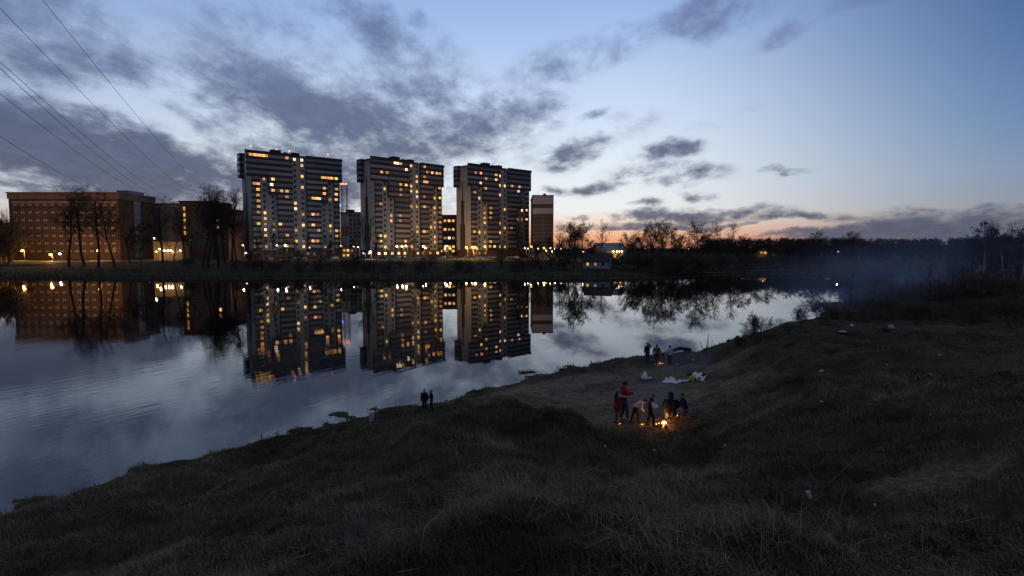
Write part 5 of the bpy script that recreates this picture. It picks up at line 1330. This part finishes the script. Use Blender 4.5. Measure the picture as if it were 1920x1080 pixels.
# ------------------------------------------------------------------ things lying about
M_bag = mat('white_plastic', (.66, .68, .72), .45, .12, 8); M_bagg = mat('grey_plastic', (.30, .31, .33), .5, .15, 8); M_yel = mat('yellow_plastic', (.42, .38, .04), .5, .2, 6)
M_can = mat('khaki_canvas', (.15, .13, .09), .9, .25, 8); M_dk = mat('dark_fabric', (.02, .022, .03), .9, .2, 8)
def crumple(name, label, cat, loc, size, m, seed, group=None, knot=False):
    R = random.Random(seed); b = bmesh.new(); bmesh.ops.create_icosphere(b, subdivisions=3, radius=1.0)
    offs = [(Vector((R.gauss(0, 1), R.gauss(0, 1), R.gauss(0, 1))).normalized(), R.uniform(-.35, .35)) for _ in range(16)]
    for v in b.verts:
        n = v.co.normalized(); s = 1 + sum(a * max(0, n.dot(d)) ** 4 for d, a in offs) + R.uniform(-.06, .06)
        z = n.z * s
        if z < -.35: z = -.35
        v.co = Vector((n.x * s * size[0], n.y * s * size[1], (z + .35) * size[2]))
    if knot:
        for sgn in (-1, 1):
            r_ = bmesh.ops.create_cone(b, cap_ends=True, segments=8, radius1=size[0] * .22, radius2=size[0] * .08, depth=size[2] * .9)
            bmesh.ops.translate(b, vec=(sgn * size[0] * .25, 0, size[2] * 1.5), verts=r_['verts'])
    me = bpy.data.meshes.new(name); b.to_mesh(me); b.free(); me.materials.append(m)
    for p_ in me.polygons: p_.use_smooth = R.random() < .4
    o = link(name, me, None, Vector(loc) - Vector((0, 0, .02)), (0, 0, R.uniform(0, 6)))
    return tag(o, label, cat, group, 'thing' if name == 'litter' else None)
def px(u, v, w): b_ = hit(u, v); return b_, w * b_.y / FPX / 2
def bag(u, v, w, hh, label, m=None, seed=1, name='plastic_bag', cat='plastic bag', group=None, knot=False):
    if name == 'litter': w, hh = w * .85, hh * .62
    b_, s = px(u, v, w); crumple(name, label, cat, b_, (s, s * .7, hh * b_.y / FPX / 1.3), m or M_bag, seed, group, knot)
bag(1209, 711, 13, 11, 'knotted white plastic bag alone on the beach', seed=3, knot=True)
bag(1219, 711, 9, 5, 'small white plastic bag drooping beside the knotted one', seed=4)
bag(1305, 706, 15, 8, 'puffy white bag lying at the back of the picnic sheet', seed=5)
bag(1320, 706, 14, 7, 'dark crumpled jacket at the far end of the picnic sheet', M_dk, 6, 'bundled_jacket', 'jacket')
bag(1297, 713, 12, 9, 'yellow plastic bag on the picnic sheet', M_yel, 7)
bag(1310, 712, 12, 6, 'yellowish food packet next to two dark bottles', mat('pale_yellow_paper', (.36, .34, .16), .7, .2, 8), 8, 'food_packet', 'packet')
bag(696, 790, 11, 12, 'whitish plastic bag standing at the reedy waterline', M_bagg, 9, knot=True)
# rucksack
b_, s = px(1291, 704, 17)
t = thing('rucksack', 'rounded khaki rucksack standing behind the picnic sheet', 'rucksack', b_)
m = MB(); m.cap((0, 0, s * .7), (0, 0, s * 1.15), s * .82, s * .62); remesh(m, .03, 'bag_body', M_can, 4, t)
m = MB(); m.ell((0, -s * .7, s * .6), (s * .5, s * .22, s * .4), 12, 8); m.build('pocket', M_can, t, smooth=True)
m = MB()
for i in range(8): a, c = PI * i / 8, PI * (i + 1) / 8; m.tube((math.cos(a) * s * .2, 0, s * 1.72 + math.sin(a) * s * .15), (math.cos(c) * s * .2, 0, s * 1.72 + math.sin(c) * s * .15), .015, .015, 6)
m.build('handle', M_dk, t)
# picnic sheet
q0 = hit(1248, 719); q1 = hit(1326, 712)
def sheet(name, label, cat, c, ux, uy, m, seed, hump):
    n, k = 34, 20; vs = []
    for j in range(k):
        for i in range(n):
            a, b2 = i / (n - 1) - .5, j / (k - 1) - .5
            p_ = c + ux * a + uy * b2 + (ux.normalized() * math.sin(b2 * 9 + seed) + uy.normalized() * math.sin(a * 11)) * .1
            z = gz(p_.x, p_.y) + .03 + hump * abs(float(fbm(np.array([a * 7 + seed]), np.array([b2 * 6.0]), seed, 3)[0])) * (1 - abs(2 * b2)) ** .5 * (1.6 if a < -.2 else 1)
            vs.append((p_.x, p_.y, z))
    fs = [(j * n + i, j * n + i + 1, (j + 1) * n + i + 1, (j + 1) * n + i) for j in range(k - 1) for i in range(n - 1)]
    mb = MB(); mb.add(vs, fs); o = mb.build(name, m, smooth=True); so = o.modifiers.new('thickness', 'SOLIDIFY'); so.thickness = .012
    return tag(o, label, cat)
sheet('picnic_sheet', 'rumpled white plastic sheet spread on the beach under the bags', 'sheet', (q0 + q1) / 2 + Vector((0, .5, 0)), (q1 - q0) * 1.0, Vector((.25, 1.1, 0)), M_bag, 2, .75)
for u, l in ((1303.5, 'dark bottle standing between the yellow bag and the food packet'), (1312.5, 'dark bottle standing beyond the food packet')):
    b_ = hit(u, 714); m = MB()
    m.tube(b_, b_ + Vector((0, 0, .20)), .045, .045, 12); m.tube(b_ + Vector((0, 0, .20)), b_ + Vector((0, 0, .26)), .045, .017, 12, 0, False); m.tube(b_ + Vector((0, 0, .26)), b_ + Vector((0, 0, .32)), .017, .017, 10)
    tag(m.build('bottle', mat('dark_bottle_glass', (.01, .015, .01), .1, .1, 2, .6), smooth=True), l, 'bottle')
a, c = hit(1272, 727), hit(1298, 723)
m = MB(); m.tube(a + Vector((0, 0, .05)), (a + c) / 2 + Vector((0, .05, .10)), .05, .045, 8); m.tube((a + c) / 2 + Vector((0, .05, .10)), c + Vector((0, 0, .14)), .045, .035, 8)
tag(m.build('stick', mat('bleached_wood', (.24, .22, .19), .9, .2, 9)), 'bleached stick lying in front of the picnic sheet', 'stick')
a, c = hit(1238, 668), hit(1275, 664)
m = MB(); m.tube(a + Vector((0, 0, .15)), c + Vector((0, 0, .5)), .12, .16, 10); m.tube(c + Vector((0, 0, .5)), c + Vector((1.0, .1, .32)), .16, .20, 10)
tag(m.build('driftwood_log', M_log), 'dark driftwood log lying at the waterline behind the three people', 'log')
M_scrap = mat('weathered_white_scrap', (.38, .40, .43), .6, .25, 9)
LG = 'litter scattered over the grassy bank'
for i, (u, v, w, h_, l) in enumerate([(1270, 684, 7, 3, 'white scrap by the feet of the person in pale blue'), (1260, 691, 6, 3, 'grey scrap on the beach below the waterside fire'), (1540, 697, 9, 7, 'greyish white scrap standing up in the dark hollow'),
      (1746, 702, 22, 4, 'long thin white scrap on the slope, upper of the pair'), (1746, 718, 22, 6, 'flat white scrap on the slope, lower of the pair'), (1763, 668, 8, 5, 'bluish white scrap high on the slope'), (1664, 708, 6, 4, 'small white scrap on the slope between hollow and long pair'),
      (1663, 684, 5, 3, 'tiny pale scrap above the small white one on the slope'), (1663, 746, 8, 5, 'pale yellow scrap in the grass of the slope'), (1540, 754, 8, 4, 'white scrap low at the foot of the dry slope'), (1637, 759, 14, 3, 'pale rag lying in the dry slope grass'), (1745, 779, 7, 4, 'white scrap at the edge of the green patch'),
      (1640, 948, 9, 8, 'bluish white scrap right of the white cup'), (810, 1022, 13, 12, 'crumpled white paper in the near grass'), (910, 1072, 24, 14, 'crushed pale green carton at the nearest edge of the grass'), (1135, 840, 9, 10, 'white scrap caught at the foot of the mound'),
      (604, 1010, 8, 7, 'pale scrap left of the pale weed clump'), (625, 1016, 20, 6, 'pale bleached rag beside the weed clump'), (670, 1070, 7, 6, 'pale scrap below the weed clump'), (1228, 846, 9, 8, 'white scrap in the grass in front of the fire'), (1360, 838, 10, 9, 'dull white scrap on the grassy slope right of the fire'),
      (1598, 613, 10, 6, 'white scrap on the bare crest before the scrub'), (1672, 616, 12, 11, 'pale sack among dark rubbish on the crest'), (1580, 622, 22, 3, 'thin pale board lying on the crest'), (1300, 676, 9, 5, 'grey white scrap at the foot of the right bank')]):
    bag(u, v, w, h_, l, M_yel if 'yellow' in l else (M_scrap if 'white' in l else M_bagg), 40 + i, 'litter', 'litter', LG)
b_ = hit(1519, 938)
t = thing('paper_cup', 'white paper cup lying tilted in the dark grass', 'cup', b_ + Vector((0, 0, .05)))
m = MB(); m.tube((0, 0, 0), (-.05, 0, .13), .032, .045, 16, 0, False); m.tube((0, 0, 0), (0, 0, .004), .031, .031, 16); m.build('cup', M_bag, t, smooth=True)
m = MB()
for i in range(16): a, c = 2 * PI * i / 16, 2 * PI * (i + 1) / 16; m.tube((-.05 + .045 * math.cos(a), .045 * math.sin(a), .13), (-.05 + .045 * math.cos(c), .045 * math.sin(c), .13), .004, .004, 6)
m.build('rim', M_bag, t)
b_ = hit(1672, 622)
crumple('rubbish_sack', 'dark rubbish sack slumped beside the pale sack on the crest', 'sack', b_ + Vector((-.5, .2, 0)), (.35, .3, .3), M_dk, 77)
# pale dry weed
def weed(u, v, hh, wpx, label, seed):
    b_ = hit(u, v); H_ = hh * b_.y / FPX; W_ = wpx * b_.y / FPX / 2; R = random.Random(seed); sg = []; fl = MB()
    for i in range(34):
        p_ = Vector((R.gauss(0, W_ * .4), R.gauss(0, W_ * .4), -.03)); d = Vector((p_.x * .9 / max(W_, .1) + R.gauss(0, .15), R.gauss(0, .25), 1)).normalized(); L = H_ * R.uniform(.5, 1.05)
        for k in range(4):
            q_ = p_ + (d + Vector((0, 0, -.05 * k))) * L / 4; sg.append((p_, q_, .0045, .003))
            if k > 0:
                for z in range(6 if k > 1 else 2):
                    w_ = p_.lerp(q_, R.random()); e = w_ + Vector((R.gauss(0, .03), R.gauss(0, .03), R.uniform(.0, .05)))
                    sg.append((w_, e, .003, .002)); fl.ell(e, (.007, .007, .012), 5, 4)
            p_ = q_
    st_ = segs_mesh('dry_weed', sg, 3, M_weed); bm_ = bmesh.new(); bm_.from_mesh(st_); sd_ = fl.mesh('seed', M_weed); bm_.from_mesh(sd_); bm_.to_mesh(st_); bm_.free()
    o = link('dry_weed', st_, None, b_); tag(o, label, 'weed', None, 'thing')
M_weed = mat('pale_dry_weed', (.19, .18, .17), .95, .2, 6)
weed(700, 1022, 60, 95, 'pale feathery dry weed clump in the near grass', 5)
weed(872, 880, 55, 70, 'tall dark dry weed clump on the side of the mound', 6)
weed(1205, 930, 50, 40, 'thin dry weed clump below the mound foot', 8)

# ------------------------------------------------------------------ smoke
def smoke(label, c, r, dens, seed, scale, colr=(.46, .66, 1.0)):
    m = bpy.data.materials.new('smoke'); m.use_nodes = True; nt = m.node_tree; nt.nodes.remove(nt.nodes['Principled BSDF'])
    tc = node(nt, 'ShaderNodeTexCoord')
    nz = node(nt, 'ShaderNodeTexNoise', {'Vector': tc.outputs['Object'], 'Scale': scale, 'Detail': 3.0, 'Distortion': .6})
    ln = node(nt, 'ShaderNodeVectorMath', {0: tc.outputs['Object']}, operation='LENGTH').outputs['Value']
    fo = node(nt, 'ShaderNodeMapRange', {'Value': ln, 'From Min': 1.0, 'From Max': .15}, interpolation_type='SMOOTHSTEP').outputs[0]
    dn = node(nt, 'ShaderNodeMapRange', {'Value': nz.outputs[0], 'From Min': .36, 'From Max': .7}).outputs[0]
    v = node(nt, 'ShaderNodeVolumePrincipled', {'Color': (*colr, 1), 'Density': math_n(nt, 'MULTIPLY', math_n(nt, 'MULTIPLY', fo, dn), dens), 'Anisotropy': .2})
    nt.links.new(v.outputs[0], nt.nodes['Material Output'].inputs['Volume'])
    m.cycles.homogeneous_volume = False
    mb = MB(); mb.ell((0, 0, 0), (1, 1, 1), 24, 14); o = mb.build('smoke', m, None, c, (0, 0, seed)); o.scale = r
    return tag(o, label, kind='stuff')
SM = [((1640, 505, 108), (34, 10, 7.0), .020, .1, 1.6, 'broad thin blue smoke lying before the far wood'), ((1610, 532, 74), (17, 9, 4.2), .040, .3, 2.2, 'bluish smoke drifting over the scrub by the water'), ((1740, 480, 84), (20, 10, 6), .034, -.2, 1.8, 'thin bluish smoke hanging before the birches'), ((1515, 562, 80), (9, 8, 2.6), .06, .4, 2.5, 'smoke lying low over the water beyond the crest'),
      ((1288, 685, 48), (4.2, 3.5, 2.0), .10, .2, 2.0, 'thin smoke from the waterside fire drifting over the beach'), ((1235, 740, 33), (1.8, 2.4, 1.3), .14, .1, 2.0, 'wisp of smoke behind the near campfire')]
for (u, v, Y), r, dn, sd, sc, l in SM:
    smoke(l, at(u, v, Y), r, dn, sd, sc)
# ------------------------------------------------------------------ camera and render settings
cam = bpy.data.cameras.new('camera'); cam.sensor_width = 36; cam.lens = 36 * FPX / 1920
cam.clip_start = 0.1; cam.clip_end = 9000
co = bpy.data.objects.new('camera', cam); col.objects.link(co)
co.location = (0, 0, EYE); co.rotation_euler = (PI / 2 - PITCH, 0, 0)
scene.camera = co
scene.render.engine = 'CYCLES'
cy = scene.cycles
cy.use_denoising = True; cy.max_bounces = 6; cy.diffuse_bounces = 2; cy.glossy_bounces = 3; cy.transmission_bounces = 2; cy.transparent_max_bounces = 8; cy.volume_bounces = 0
cy.sample_clamp_indirect = 6; cy.caustics_reflective = False; cy.caustics_refractive = False
cy.volume_step_rate = 2.0; cy.volume_max_steps = 96
scene.view_settings.view_transform = 'Standard'; scene.view_settings.look = 'None'
scene.view_settings.exposure = 0; scene.view_settings.gamma = 1
